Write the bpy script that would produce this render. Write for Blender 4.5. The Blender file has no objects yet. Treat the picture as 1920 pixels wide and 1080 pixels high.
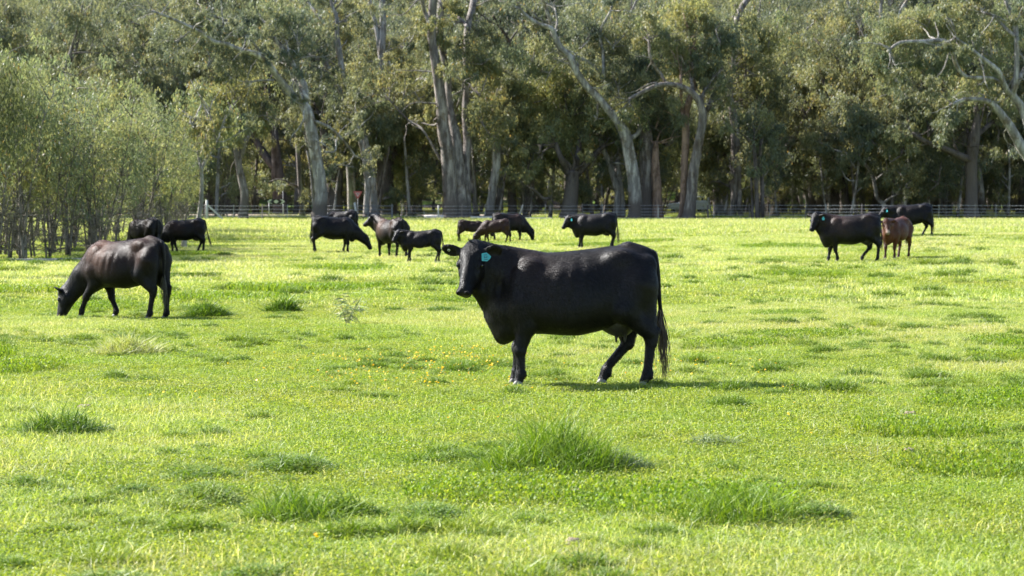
import bpy, math, numpy as np
from mathutils import Vector, Matrix
R = math.radians
sc = bpy.context.scene
# ---------------------------------------------------------------- camera, sky, sun, exposure
FPX, CAMZ, HOR = 4533.0, 1.7, 387.0          # focal length in photograph pixels, eye height, horizon row
PITCH = math.atan((540 - HOR) / FPX)
cam = bpy.data.objects.new('camera', bpy.data.cameras.new('camera'))
sc.collection.objects.link(cam); sc.camera = cam
cam.location = (0, 0, CAMZ); cam.rotation_euler = (R(90) - PITCH, 0, 0)
cam.data.sensor_width = 36; cam.data.lens = 36 * FPX / 1920
cam.data.clip_start = .5; cam.data.clip_end = 3000
cam.data.dof.use_dof = True; cam.data.dof.focus_distance = 23.4; cam.data.dof.aperture_fstop = 5.6
SUN_EL, SUN_AZ = R(38.5), R(-61)               # azimuth measured from +Y (away from the camera) towards +X
sund = Vector((math.sin(SUN_AZ) * math.cos(SUN_EL), math.cos(SUN_AZ) * math.cos(SUN_EL), math.sin(SUN_EL)))
world = bpy.data.worlds.new('World'); sc.world = world; world.use_nodes = True
nt = world.node_tree; bg = nt.nodes['Background']
sky = nt.nodes.new('ShaderNodeTexSky'); sky.sky_type = 'NISHITA'; sky.sun_disc = False
sky.sun_elevation = SUN_EL; sky.sun_rotation = SUN_AZ; sky.air_density = 1.0; sky.dust_density = .6; sky.ozone_density = 1.2
nt.links.new(sky.outputs[0], bg.inputs[0]); bg.inputs[1].default_value = .092
sl = bpy.data.lights.new('sun', 'SUN'); sl.energy = 5.0; sl.angle = R(.5); sl.color = (1, .975, .93)
so = bpy.data.objects.new('sun', sl); sc.collection.objects.link(so)
so.rotation_euler = sund.to_track_quat('Z', 'Y').to_euler()
sc.view_settings.view_transform = 'Standard'; sc.view_settings.look = 'None'
sc.view_settings.exposure = 1.76; sc.view_settings.gamma = 1; sc.view_settings.use_curve_mapping = False
sc.render.engine = 'CYCLES'
sc.cycles.max_bounces = 8; sc.cycles.diffuse_bounces = 4; sc.cycles.glossy_bounces = 2
sc.cycles.transmission_bounces = 4; sc.cycles.volume_bounces = 1; sc.cycles.sample_clamp_indirect = 4
sc.cycles.use_denoising = True
try: sc.cycles.denoiser = 'OPENIMAGEDENOISE'
except Exception: pass

HAZE = .00003
# ---------------------------------------------------------------- helpers
def rs(seed): return np.random.RandomState(seed)
def _hash(ix, iy, s):
    h = (ix.astype(np.int64) * 374761393 + iy.astype(np.int64) * 668265263 + s * 1442695041) & 0xffffffff
    h = ((h ^ (h >> 13)) * 1274126177) & 0xffffffff
    return ((h ^ (h >> 16)) & 0xffff) / 65535.0
def vnoise(x, y, s=0):
    x = np.asarray(x, float); y = np.asarray(y, float)
    ix = np.floor(x); iy = np.floor(y); fx = x - ix; fy = y - iy
    fx = fx * fx * (3 - 2 * fx); fy = fy * fy * (3 - 2 * fy)
    a = _hash(ix, iy, s); b = _hash(ix + 1, iy, s); c = _hash(ix, iy + 1, s); d = _hash(ix + 1, iy + 1, s)
    return (a * (1 - fx) + b * fx) * (1 - fy) + (c * (1 - fx) + d * fx) * fy
def fbm(x, y, s=0, o=3):
    t = 0; a = .5; n = 0
    for i in range(o):
        t = t + a * vnoise(x * 2 ** i + 17.3 * i, y * 2 ** i + 9.1 * i, s + i); n += a; a *= .5
    return t / n
def ground_z(x, y):
    """Large form of the paddock: level, a dip on the left, a swell on the right, then rising to the road and a wooded hill."""
    x = np.asarray(x, float); y = np.asarray(y, float)
    far = np.clip(y - 80, 0, 115)
    g = .71 * (far / 115) ** 1.3
    g = g + .0040 * np.clip(y - 195, 0, 105)
    g = g + 66 * (np.clip(y - 285, 0, 420) / 420) ** 1.35
    g = g - .12 * np.exp(-(((x + 8) / 6) ** 2 + ((y - 39) / 7) ** 2))
    rise = np.clip((y - 45) / 53, 0, 1); fall = 1 - np.clip((y - 110) / 80, 0, 1)
    g = g + .40 * np.clip((x - 2) / 14, 0, 1) * rise * fall
    return g
def ground_fine(x, y):
    k = 1 - np.clip((np.asarray(y) - 60) / 70, 0, 1) * .6
    m = .055 * (fbm(x / 1.9, y / 1.9, 5, 3) - .5) + .10 * (fbm(x / 5.5, y / 5.5, 8, 2) - .5)
    q = .022 * (fbm(np.asarray(x) / .55, np.asarray(y) / .55, 15, 2) - .5) * (1 - np.clip((np.asarray(y) - 35) / 20, 0, 1))
    return ground_z(x, y) + m * k + q
def ray(px, py):
    u = (px - 960) / FPX; v = (540 - py) / FPX; c, s = math.cos(PITCH), math.sin(PITCH)
    return Vector((u, c + v * s, -s + v * c))
def at(px, py, d):
    """World point at distance d (along +Y) seen at photograph pixel px, py."""
    r = ray(px, py); return Vector((0, 0, CAMZ)) + r * (d / r.y)
def on_ground(px, py):
    r = ray(px, py); lo, hi = 3., 290.
    for _ in range(50):
        m = (lo + hi) / 2; p = r * (m / r.y)
        if CAMZ + p.z > float(ground_z(p.x, p.y)): lo = m
        else: hi = m
    p = r * (lo / r.y); return Vector((p.x, p.y, float(ground_fine(p.x, p.y))))
def gpt(px, d):
    x = (px - 960) / FPX * d; return Vector((x, d, float(ground_fine(x, d))))

def mesh_from(name, V, F, mat=None, col=None, smooth=True, extra=None):
    """V (n,3); F (m,3) or (m,4) array, or a list of such arrays."""
    me = bpy.data.meshes.new(name); V = np.ascontiguousarray(V, dtype=np.float32)
    Fs = F if isinstance(F, list) else [F]
    Fs = [np.asarray(f, dtype=np.int32) for f in Fs if len(f)]
    me.vertices.add(len(V)); me.vertices.foreach_set('co', V.ravel())
    loops = np.concatenate([f.ravel() for f in Fs]); sizes = np.concatenate([np.full(len(f), f.shape[1], np.int32) for f in Fs])
    me.loops.add(len(loops)); me.loops.foreach_set('vertex_index', loops)
    me.polygons.add(len(sizes)); me.polygons.foreach_set('loop_start', np.concatenate([[0], np.cumsum(sizes)[:-1]]).astype(np.int32))
    try: me.polygons.foreach_set('loop_total', sizes)
    except Exception: pass
    me.polygons.foreach_set('use_smooth', np.full(len(sizes), smooth, bool))
    if col is not None:
        c = np.ones((len(V), 4), np.float32); c[:, :col.shape[1]] = col
        a = me.color_attributes.new('Col', 'FLOAT_COLOR', 'POINT'); a.data.foreach_set('color', c.ravel())
    for k, v in (extra or {}).items():
        a = me.attributes.new(k, 'FLOAT', 'POINT'); a.data.foreach_set('value', np.asarray(v, np.float32))
    me.update(calc_edges=True); me.validate()
    if mat: me.materials.append(mat)
    return me
def link(name, data, parent=None, loc=None, rotz=None):
    o = bpy.data.objects.new(name, data); sc.collection.objects.link(o)
    if parent: o.parent = parent
    if loc is not None: o.location = loc
    if rotz is not None: o.rotation_euler = (0, 0, rotz)
    return o
def tag(o, label=None, cat=None, group=None, kind=None):
    if label: o['label'] = label
    if cat: o['category'] = cat
    if group: o['group'] = group
    if kind: o['kind'] = kind
    return o
def cat_parts(parts):
    """Join (V, F, col) triples into one."""
    Vs, Fs, Cs, n = [], [], [], 0
    for V, F, C in parts:
        Vs.append(V); Fs.append(np.asarray(F) + n); Cs.append(C); n += len(V)
    return np.concatenate(Vs), np.concatenate(Fs), np.concatenate(Cs)
def box_vf(c, s, rot=None):
    V = np.array([[x, y, z] for x in (-.5, .5) for y in (-.5, .5) for z in (-.5, .5)]) * np.array(s)
    if rot is not None: V = V @ np.array(rot).T
    F = np.array([[0, 1, 3, 2], [4, 6, 7, 5], [0, 4, 5, 1], [2, 3, 7, 6], [0, 2, 6, 4], [1, 5, 7, 3]])
    return V + np.array(c), F
def unit(v): v = np.array(v, float); return v / np.linalg.norm(v)
def tube_vf(P, rad, n=7, seed=0, rough=0.0, flat=1.0):
    """Tapered tube along points P with radii rad; closed ends."""
    P = np.asarray(P, float); rad = np.asarray(rad, float); m = len(P)
    T = np.gradient(P, axis=0); T /= np.linalg.norm(T, axis=1)[:, None] + 1e-9
    ref = np.array([0, 1, 0.]) if abs(T[:, 1]).mean() < .8 else np.array([1., 0, 0])
    A = np.cross(T, ref); A /= np.linalg.norm(A, axis=1)[:, None] + 1e-9; B = np.cross(T, A)
    th = np.linspace(0, 2 * np.pi, n, endpoint=False); r = rs(seed)
    rr = rad[:, None] * (1 + rough * (r.rand(m, n) - .5) * 2 + rough * 1.2 * np.sin(th * 2 + seed)[None, :] * .5)
    V = P[:, None, :] + rr[..., None] * (np.cos(th)[None, :, None] * A[:, None, :] + flat * np.sin(th)[None, :, None] * B[:, None, :])
    V = V.reshape(-1, 3)
    i = np.arange(m - 1)[:, None] * n; j = np.arange(n)[None, :]; jn = (j + 1) % n
    F = np.stack([i + j, i + jn, i + n + jn, i + n + j], -1).reshape(-1, 4)
    V = np.vstack([V, P[0:1], P[-1:]]); a, b = m * n, m * n + 1
    k = np.arange(n); kn = (k + 1) % n
    caps = np.concatenate([np.stack([np.full(n, a), kn, k, k], -1), np.stack([np.full(n, b), (m - 1) * n + k, (m - 1) * n + kn, (m - 1) * n + kn], -1)])
    return V, F, caps
def tubes(name, specs, mat, n=7, rough=.06, attr=None):
    """specs: list of (points, radii). One mesh. attr(V)->col"""
    Vs, Fs, Ts, off = [], [], [], 0
    for s, (P, r) in enumerate(specs):
        V, F, C = tube_vf(P, r, n, s, rough)
        Vs.append(V); Fs.append(F + off); Ts.append(C[:, :3] + off); off += len(V)
    V = np.concatenate(Vs)
    return mesh_from(name, V, [np.concatenate(Fs), np.concatenate(Ts)], mat, attr(V) if attr else None)
def smooth_line(P, k=3):
    """Catmull-Rom through the columns of P (any width)."""
    P = np.asarray(P, float); out = []
    Q = np.vstack([2 * P[0] - P[1], P, 2 * P[-1] - P[-2]])
    for i in range(1, len(Q) - 2):
        for t in np.linspace(0, 1, k, endpoint=False):
            a, b, c, d = Q[i - 1], Q[i], Q[i + 1], Q[i + 2]
            out.append(.5 * ((2 * b) + (-a + c) * t + (2 * a - 5 * b + 4 * c - d) * t * t + (-a + 3 * b - 3 * c + d) * t ** 3))
    out.append(P[-1]); return np.array(out)

# ---------------------------------------------------------------- materials
class N:
    def __init__(s, name):
        s.m = bpy.data.materials.new(name); s.m.use_nodes = True; s.t = s.m.node_tree; s.t.nodes.clear()
        s.out = s.t.nodes.new('ShaderNodeOutputMaterial')
    def n(s, typ, ins=None, **kw):
        d = s.t.nodes.new('ShaderNode' + typ)
        for k, v in kw.items(): setattr(d, k, v)
        for k, v in (ins or {}).items(): s.set(d.inputs[k], v)
        return d
    def set(s, inp, v):
        if isinstance(v, bpy.types.NodeSocket): s.t.links.new(v, inp)
        elif isinstance(v, bpy.types.Node): s.t.links.new(v.outputs[0], inp)
        else: inp.default_value = v
    def ramp(s, fac, stops, interp='LINEAR'):
        d = s.n('ValToRGB'); s.set(d.inputs[0], fac); e = d.color_ramp.elements; d.color_ramp.interpolation = interp
        while len(e) < len(stops): e.new(.5)
        for i, (p, c) in enumerate(stops): e[i].position = p; e[i].color = (*c, 1) if len(c) == 3 else c
        return d.outputs[0]
    def mix(s, f, a, b, mode='MIX'):
        d = s.n('Mix', data_type='RGBA', blend_type=mode); s.set(d.inputs[0], f); s.set(d.inputs[6], c4(a)); s.set(d.inputs[7], c4(b)); return d.outputs[2]
    def math(s, op, a, b=0.):
        d = s.n('Math', operation=op); s.set(d.inputs[0], a); s.set(d.inputs[1], b); return d.outputs[0]
    def noise(s, vec, scale, detail=3, rough=.5):
        d = s.n('TexNoise', {'Scale': scale, 'Detail': detail, 'Roughness': rough}); s.set(d.inputs['Vector'], vec); return d.outputs[0]
    def mapping(s, vec, scale): return s.n('Mapping', {'Vector': vec, 'Scale': scale}).outputs[0]
    def finish(s, sh): s.t.links.new(sh.outputs[0], s.out.inputs[0]); return s.m
def c4(a): return (*a, 1) if isinstance(a, tuple) and len(a) == 3 else a
def plain(name, col, rough=.6, spec=.5, metal=0., bump=0., bscale=40.):
    m = N(name); tc = m.n('TexCoord').outputs['Object']
    nz = m.noise(tc, bscale, 4)
    c = m.mix(nz, tuple(v * .8 for v in col), tuple(min(1, v * 1.15) for v in col))
    p = m.n('BsdfPrincipled', {'Base Color': c, 'Roughness': rough, 'Metallic': metal, 'Specular IOR Level': spec})
    if bump: m.set(p.inputs['Normal'], m.n('Bump', {'Height': nz, 'Strength': bump, 'Distance': .01}).outputs[0])
    return m.finish(p)
def leafy(name, trans=.4, rough=.5, spec=.35, patch=None, objvar=.25, tcol=(1.25, 1.2, .55), gain=1.0):
    """Leaf or blade: vertex colour x object variation x broad patches over the place; light passes through it."""
    m = N(name); col = m.n('Attribute', attribute_name='Col').outputs[0]
    if objvar:
        rnd = m.n('ObjectInfo').outputs['Random']
        tint = m.ramp(rnd, [(0, (1 - objvar, 1 - objvar * .7, 1 + objvar * .3)), (.5, (1, 1, 1)), (1, (1 + objvar, 1 + objvar * .6, 1 - objvar * .5))])
        col = m.mix(1., col, tint, 'MULTIPLY')
    if patch: col = patch(m, col)
    if gain != 1: col = m.mix(1., col, (gain, gain, gain), 'MULTIPLY')
    p = m.n('BsdfPrincipled', {'Base Color': col, 'Roughness': rough, 'Specular IOR Level': spec})
    tr = m.n('BsdfTranslucent', {'Color': m.mix(1., col, tcol, 'MULTIPLY')})
    mx = m.n('MixShader', {0: trans, 1: p, 2: tr})
    return m.finish(mx)
# ================================================================ LAND
def grass_patches(m, col):
    pos = m.n('NewGeometry').outputs['Position']
    flat = m.mapping(pos, (1, 1, 0))
    a = m.noise(flat, .9, 4, .6); b = m.noise(flat, .17, 3, .55)
    c = m.mix(m.ramp(a, [(.40, (0, 0, 0)), (.66, (1, 1, 1))]), (.84, .95, .82), (1.04, 1.02, 1.08))
    d = m.mix(m.ramp(b, [(.35, (0, 0, 0)), (.65, (1, 1, 1))]), (.92, 1.0, .92), (1.08, 1.03, 1.25))
    return m.mix(1., m.mix(1., col, c, 'MULTIPLY'), d, 'MULTIPLY')
M_blade = leafy('grass_blade', trans=.44, rough=.55, spec=.22, patch=grass_patches, objvar=.0, tcol=(1.24, 1.18, .46))
M_tuft = leafy('lush_blade', trans=.30, rough=.5, spec=.28, objvar=.12, tcol=(1.1, 1.18, .4))
m = N('pasture_soil'); pos = m.n('NewGeometry').outputs['Position']; flat = m.mapping(pos, (1, 1, 0))
g1 = m.noise(flat, 6, 5, .65); g2 = m.noise(flat, .5, 3, .5); g3 = m.noise(flat, .09, 4, .6)
field = m.mix(m.ramp(g1, [(.3, (0, 0, 0)), (.7, (1, 1, 1))]), (.055, .095, .014), (.15, .22, .035))
field = m.mix(m.ramp(g2, [(.35, (0, 0, 0)), (.7, (1, 1, 1))]), field, (.17, .23, .04))
litter = m.mix(g1, (.045, .036, .028), (.13, .10, .075))
woodfloor = m.mix(m.ramp(g3, [(.46, (0, 0, 0)), (.56, (1, 1, 1))]), litter, (.10, .16, .03))
sepy = m.n('SeparateXYZ', {0: pos}).outputs[1]
wy = m.math('ADD', sepy, m.math('MULTIPLY', g3, 14.))
w = m.n('MapRange', {0: wy, 1: 194., 2: 197.}).outputs[0]
p = m.n('BsdfPrincipled', {'Base Color': m.mix(w, field, woodfloor), 'Roughness': .95, 'Specular IOR Level': .1})
m.set(p.inputs['Normal'], m.n('Bump', {'Height': g1, 'Strength': .6, 'Distance': .04}).outputs[0])
M_soil = m.finish(p)
ys = np.concatenate([np.arange(-24, 2, 2.), np.arange(2, 60, .15), np.arange(60, 130, .8), np.arange(130, 300, 2.5), np.arange(300, 730, 10)])
us = np.concatenate([np.linspace(-1, -.34, 14)[:-1], np.linspace(-.34, .34, 170), np.linspace(.34, 1, 14)[1:]])
Y, U = np.meshgrid(ys, us, indexing='ij'); X = U * (np.maximum(Y, 12) + 6)
Z = ground_fine(X, Y)
V = np.stack([X, Y, Z], -1).reshape(-1, 3); ny, nx = Y.shape
i = np.arange(ny - 1)[:, None] * nx + np.arange(nx - 1)[None, :]
F = np.stack([i, i + 1, i + nx + 1, i + nx], -1).reshape(-1, 4)
tag(link('ground', mesh_from('ground', V, F, M_soil)), kind='structure')

# ---- road behind the fence
M_road = plain('dirt_road', (.36, .29, .23), .95, .1, bump=.5, bscale=3)
rp = []
for k, t in enumerate(np.linspace(0, 1, 40)):
    x = -46 + t * 56; y0 = 214 + 3 * t + 1.2 * math.sin(t * 5); w_ = 14 - 7 * t
    rp.append(((x, y0), (x, y0 + w_)))
V = []; 
for a_, b_ in rp:
    for s_ in np.linspace(0, 1, 5):
        x, y = a_[0], a_[1] + (b_[1] - a_[1]) * s_; V.append((x, y, float(ground_fine(x, y)) + .10 + .04 * math.sin(s_ * math.pi)))
i = np.arange(39)[:, None] * 5 + np.arange(4)[None, :]
F = np.stack([i, i + 5, i + 6, i + 1], -1).reshape(-1, 4)
tag(link('dirt_road', mesh_from('dirt_road', np.array(V), F, M_road)), kind='structure')

# ---- grass
def blades(r, n, rad, h, w, cols, lean=.5, square=False, spots=None, segs=2):
    """n blades: base positions in a disc; returns V, tri F, col."""
    if spots is None:
        a = r.rand(n) * 2 * np.pi; q = np.sqrt(r.rand(n)) * rad
        q *= 1 - .12 * r.rand(n); bx, by = q * np.cos(a), q * np.sin(a)
    else: bx, by = spots
    hh = h * (.45 + .75 * r.rand(n) ** 1.3); ww = w * (.6 + .8 * r.rand(n))
    la = r.rand(n) * 2 * np.pi; ln = lean * (.2 + r.rand(n)) * hh
    dx, dy = np.cos(la) * ln, np.sin(la) * ln
    wa = r.rand(n) * 2 * np.pi; wx, wy = np.cos(wa) * ww / 2, np.sin(wa) * ww / 2
    B = np.stack([bx, by, np.full(n, -.015)], -1); W = np.stack([wx, wy, np.zeros(n)], -1)
    D = np.stack([dx, dy, np.zeros(n)], -1); H = np.stack([np.zeros(n), np.zeros(n), hh], -1)
    Mi = B + D * .35 + H * .58; Tp = B + D * 1.15 + H * (1 - .25 * lean * r.rand(n)[:, None])
    V = np.stack([B - W * .8, B + W * .8, Mi - W, Mi + W, Tp], 1).reshape(-1, 3)
    i = np.arange(n)[:, None] * 5
    F = np.concatenate([i + np.array([[0, 1, 3]]), i + np.array([[0, 3, 2]]), i + np.array([[2, 3, 4]])])
    cols = np.asarray(cols); ci = r.randint(0, len(cols), n); c = cols[ci] * (.82 + .36 * r.rand(n, 1))
    return V, F, np.repeat(c, 5, 0)
def flats(r, n, rad, zlo, zhi, size, cols, tilt=.6, spots=None):
    """Small round-ish leaves held near level (clover, capeweed)."""
    if spots is None:
        a = r.rand(n) * 2 * np.pi; q = np.sqrt(r.rand(n)) * rad; bx, by = q * np.cos(a), q * np.sin(a)
    else: bx, by = spots
    z = zlo + (zhi - zlo) * r.rand(n); s = size * (.6 + .8 * r.rand(n))
    nrm = np.stack([r.randn(n) * tilt, r.randn(n) * tilt, np.ones(n)], -1); nrm /= np.linalg.norm(nrm, axis=1)[:, None]
    t = np.cross(nrm, r.randn(n, 3)); t /= np.linalg.norm(t, axis=1)[:, None]; b = np.cross(nrm, t)
    C = np.stack([bx, by, z], -1); s = s[:, None]
    V = np.stack([C - t * s * .55, C + b * s * .38 + t * s * .12, C + t * s * .5, C - b * s * .38 + t * s * .12], 1).reshape(-1, 3)
    i = np.arange(n)[:, None] * 4
    F = np.concatenate([i + np.array([[0, 1, 2]]), i + np.array([[0, 2, 3]])])
    cols = np.asarray(cols); c = cols[r.randint(0, len(cols), n)] * (.8 + .4 * r.rand(n, 1))
    return V, F, np.repeat(c, 4, 0)
G1 = [(.215, .268, .038), (.262, .302, .052), (.165, .222, .028), (.32, .342, .080)]
GY = [(.32, .355, .09), (.375, .38, .13), (.275, .33, .07), (.45, .43, .21)]
GL = [(.125, .20, .017), (.16, .235, .022), (.09, .155, .014), (.20, .27, .03)]
GS = [(.52, .50, .27), (.60, .56, .38), (.44, .44, .19)]
gn_col = {}
def proto(group, name, V, F, C, mat):
    col = gn_col.setdefault(group, bpy.data.collections.new(group))
    o = bpy.data.objects.new(f'{name}_{len(col.objects):02d}', mesh_from(name, V, F, mat, C, smooth=False)); col.objects.link(o)
def near_kinds():
    for k in range(3):   # 0-2 short mixed sward
        r = rs(10 + k); proto('sward_near', 'sward', *cat_parts([blades(r, 2300, .62, .055, .0058, G1 + GY[:1], 1.1), flats(r, 1500, .62, .005, .042, .014, G1 + GY[:1] + GL[:1], .9), blades(r, 26, .6, .10, .0032, GS, .5)]), M_blade)
    for k in range(2):   # 3-4 yellow seeding grass
        r = rs(20 + k); proto('sward_near', 'sward', *cat_parts([blades(r, 2500, .62, .065, .0055, GY + G1[:2], 1.0), blades(r, 130, .6, .11, .0036, GS, .5), flats(r, 900, .6, .005, .04, .014, GY + G1, .9)]), M_blade)
    for k in range(3):   # 5-7 lush clover and capeweed leaf
        r = rs(30 + k); proto('sward_near', 'sward', *cat_parts([blades(r, 2000, .62, .085, .0065, GL + G1[:2], .9), flats(r, 2600, .62, .01, .075, .017, GL + G1[:2], .9)]), M_blade)
near_kinds()
for k in range(3):
    r = rs(40 + k); proto('sward_mid', 'sward_mid', *cat_parts([blades(r, 2600, 1.35, .07, .013, G1 + GY[:2], .9), flats(r, 1500, 1.35, .01, .06, .024, G1 + GY[:1], .8), blades(r, 90, 1.3, .13, .010, GS, .5)]), M_blade)
for k in range(2):
    r = rs(50 + k); proto('sward_mid', 'sward_mid', *cat_parts([blades(r, 2600, 1.35, .085, .013, GY + G1[:1], .8), blades(r, 260, 1.3, .15, .012, GS, .5), flats(r, 900, 1.35, .01, .06, .024, GY, .8)]), M_blade)
for k in range(2):
    r = rs(60 + k); proto('sward_mid', 'sward_mid', *cat_parts([blades(r, 2300, 1.35, .12, .016, GL + G1[:2], .7), flats(r, 1500, 1.35, .02, .10, .030, GL + G1[:1], .6)]), M_blade)
for k in range(3):
    r = rs(70 + k); proto('sward_far', 'sward_far', *cat_parts([blades(r, 2400, 2.9, .13, .034, G1 + GY[:3], .8), blades(r, 200, 2.8, .24, .02, GS, .3)]), M_blade)

for k in range(5):   # leafy mounds that catch light on one side and shade the other
    r = rs(80 + k); n = 620; a = r.rand(n) * 6.283; q = np.sqrt(r.rand(n)) * .24; sp = (q * np.cos(a), q * np.sin(a) * .8)
    pal = [GL, GL + G1[:1], GL[1:] + G1[:2], G1[:3], GL][k]
    V, F, C = blades(r, n, 1, .15, .0075, pal, .7, spots=sp); V[:, 2] *= np.repeat(np.clip(1.1 - (q / .24) ** 2, .2, 1), 5)
    parts = [(V, F, C)]; m_ = 900 if k != 3 else 200; a = r.rand(m_) * 6.283; q = np.sqrt(r.rand(m_)) * .25
    V, F, C = flats(r, m_, 1, .25, 1., .020, pal, .9, spots=(q * np.cos(a), q * np.sin(a) * .8)); V[:, 2] *= .12 * np.repeat(np.clip(1.08 - (q / .25) ** 2, .12, 1), 4); parts.append((V, F, C))
    proto('clump_near', 'clump', *cat_parts(parts), M_tuft)
def gn_scatter(name, pts, rot, scl, idx, group, tilt=None):
    me = bpy.data.meshes.new(name); me.vertices.add(len(pts)); me.vertices.foreach_set('co', np.asarray(pts, np.float32).ravel())
    def A(nm, typ, v, key='value'):
        a = me.attributes.new(nm, typ, 'POINT'); a.data.foreach_set(key, np.ascontiguousarray(v).ravel())
    R3 = np.zeros((len(pts), 3), np.float32); R3[:, 2] = rot
    pp = np.asarray(pts, float); e_ = .3                        # lie with the slope of the ground
    nx_ = -(ground_fine(pp[:, 0] + e_, pp[:, 1]) - ground_fine(pp[:, 0] - e_, pp[:, 1])) / (2 * e_); ny_ = -(ground_fine(pp[:, 0], pp[:, 1] + e_) - ground_fine(pp[:, 0], pp[:, 1] - e_)) / (2 * e_)
    if tilt is None:
        ln = np.sqrt(nx_ ** 2 + ny_ ** 2 + 1); cr, sr = np.cos(rot), np.sin(rot); lx = (cr * nx_ + sr * ny_) / ln; ly = (-sr * nx_ + cr * ny_) / ln
        R3[:, 0] = -np.arcsin(ly); R3[:, 1] = np.arctan2(lx, 1 / ln)
    A('rot3', 'FLOAT_VECTOR', R3, 'vector'); A('scl3', 'FLOAT_VECTOR', np.asarray(scl, np.float32), 'vector'); A('pick', 'INT', np.asarray(idx, np.int32))
    o = link(name, me); ng = bpy.data.node_groups.new(name, 'GeometryNodeTree')
    ng.interface.new_socket('Geometry', in_out='INPUT', socket_type='NodeSocketGeometry'); ng.interface.new_socket('Geometry', in_out='OUTPUT', socket_type='NodeSocketGeometry')
    gi = ng.nodes.new('NodeGroupInput'); go = ng.nodes.new('NodeGroupOutput'); ip = ng.nodes.new('GeometryNodeInstanceOnPoints')
    ci = ng.nodes.new('GeometryNodeCollectionInfo'); ci.inputs[0].default_value = gn_col[group]; ci.inputs['Separate Children'].default_value = True; ci.inputs['Reset Children'].default_value = True
    def attr(nm, t): a = ng.nodes.new('GeometryNodeInputNamedAttribute'); a.data_type = t; a.inputs[0].default_value = nm; return a.outputs[0]
    L = ng.links.new
    L(gi.outputs[0], ip.inputs['Points']); L(ci.outputs[0], ip.inputs['Instance']); ip.inputs['Pick Instance'].default_value = True
    L(attr('pick', 'INT'), ip.inputs['Instance Index']); L(attr('rot3', 'FLOAT_VECTOR'), ip.inputs['Rotation']); L(attr('scl3', 'FLOAT_VECTOR'), ip.inputs['Scale'])
    L(ip.outputs[0], go.inputs[0]); md = o.modifiers.new('scatter', 'NODES'); md.node_group = ng
    return o
def scatter_points(y0, y1, step, seed, margin=1.45):
    r = rs(seed); P = []
    for y in np.arange(y0, y1, step):
        hw = .212 * margin * y + 2.0 + step
        x = np.arange(-hw, hw, step); P.append(np.stack([x, np.full_like(x, y)], -1))
    P = np.concatenate(P); P += (r.rand(*P.shape) - .5) * step * 1.0
    return P[:, 0], P[:, 1], r
def sward_fields(x, y):
    lush = fbm(x / .9, y / 1.5, 31, 3) * .68 + fbm(x / 5, y / 8, 35, 2) * .32
    yel = fbm(x / 4.0, y / 9.0, 41, 3)
    return lush, yel
def layer(name, y0, y1, step, seed, group, nk, label, zs=1., sxy=1.):
    x, y, r = scatter_points(y0, y1, step, seed)
    lush, yel = sward_fields(x, y); a, b, c = nk; n = len(x)
    u = r.rand(n) * .10 - .05
    # more yellow seeding grass in the middle distance and to the right, more leafy green close by on the left
    bias = np.clip((y - 14) / 22, 0, 1) * .16 - .08 + .03 * np.clip(x / 6, -1, 1) - .03
    kind = np.where(lush + u > .715, 2, np.where(yel + u + bias > .53, 1, 0))
    pick = np.where(kind == 2, a + b + r.randint(0, max(c, 1), n), np.where(kind == 1, a + r.randint(0, max(b, 1), n), r.randint(0, a, n)))
    if b == 0: pick = r.randint(0, a, n)
    s = sxy * (.9 + .25 * r.rand(n)); hz = zs * (.58 + .65 * fbm(x / 1.1, y / 1.1, 51, 2) + .5 * (kind == 2) * np.clip((lush - .58) * 8, 0, 1)) * (.85 + .3 * r.rand(n))
    pts = np.stack([x, y, ground_fine(x, y)], -1)
    o = gn_scatter(name, pts, r.rand(n) * 6.28, np.stack([s, s, hz], -1), pick, group)
    return tag(o, label, kind='stuff')
layer('grass', 8, 44, .62, 1, 'sward_near', (3, 2, 3), 'bright yellow green pasture grass and clover')
layer('grass', 43, 112, 1.5, 2, 'sward_mid', (3, 2, 2), 'pasture grass around the grazing herd', zs=1.0)
layer('grass', 110, 189.5, 2.6, 3, 'sward_far', (3, 0, 0), 'pasture grass running up to the wire fence', zs=1.0)
for (y0, y1, st, sd_, sc_) in ((8, 46, .52, 14, 1.0), (46, 95, 1.3, 15, 1.7)):
    x, y, r = scatter_points(y0, y1, st, sd_); f1 = fbm(x / .8, y / 1.3, 61, 3) * .6 + fbm(x / 3.5, y / 6, 65, 2) * .4
    k = f1 + r.rand(len(x)) * .18 > .625; x, y, f1 = x[k], y[k], f1[k]; n = len(x); s = sc_ * (.45 + .75 * r.rand(n)) * (.75 + 1.2 * np.clip(f1 - .5, 0, .2))
    tag(gn_scatter('grass_clumps', np.stack([x, y, ground_fine(x, y)], -1), r.rand(n) * 6.28, np.stack([s * (1 + .5 * r.rand(n)), s, s * (.55 + .5 * r.rand(n))], -1), r.randint(0, 5, n), 'clump_near'), 'small leafy clumps dotted through the pasture', kind='stuff')
# grass patches on the wood floor between fence and trees
x, y, r = scatter_points(196.5, 300, 3.0, 4)
keep = (fbm(x / 9, y / 14, 77, 3) > .52) & ~((y > 211) & (y < 233) & (x < 12))
x, y = x[keep], y[keep]; n = len(x)
tag(gn_scatter('grass', np.stack([x, y, ground_fine(x, y)], -1), r.rand(n) * 6.28, np.stack([np.ones(n), np.ones(n), 1.1 + r.rand(n)], -1), r.randint(0, 3, n), 'sward_far'), 'green grass patches between the gum trunks beyond the fence', kind='stuff')
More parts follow.
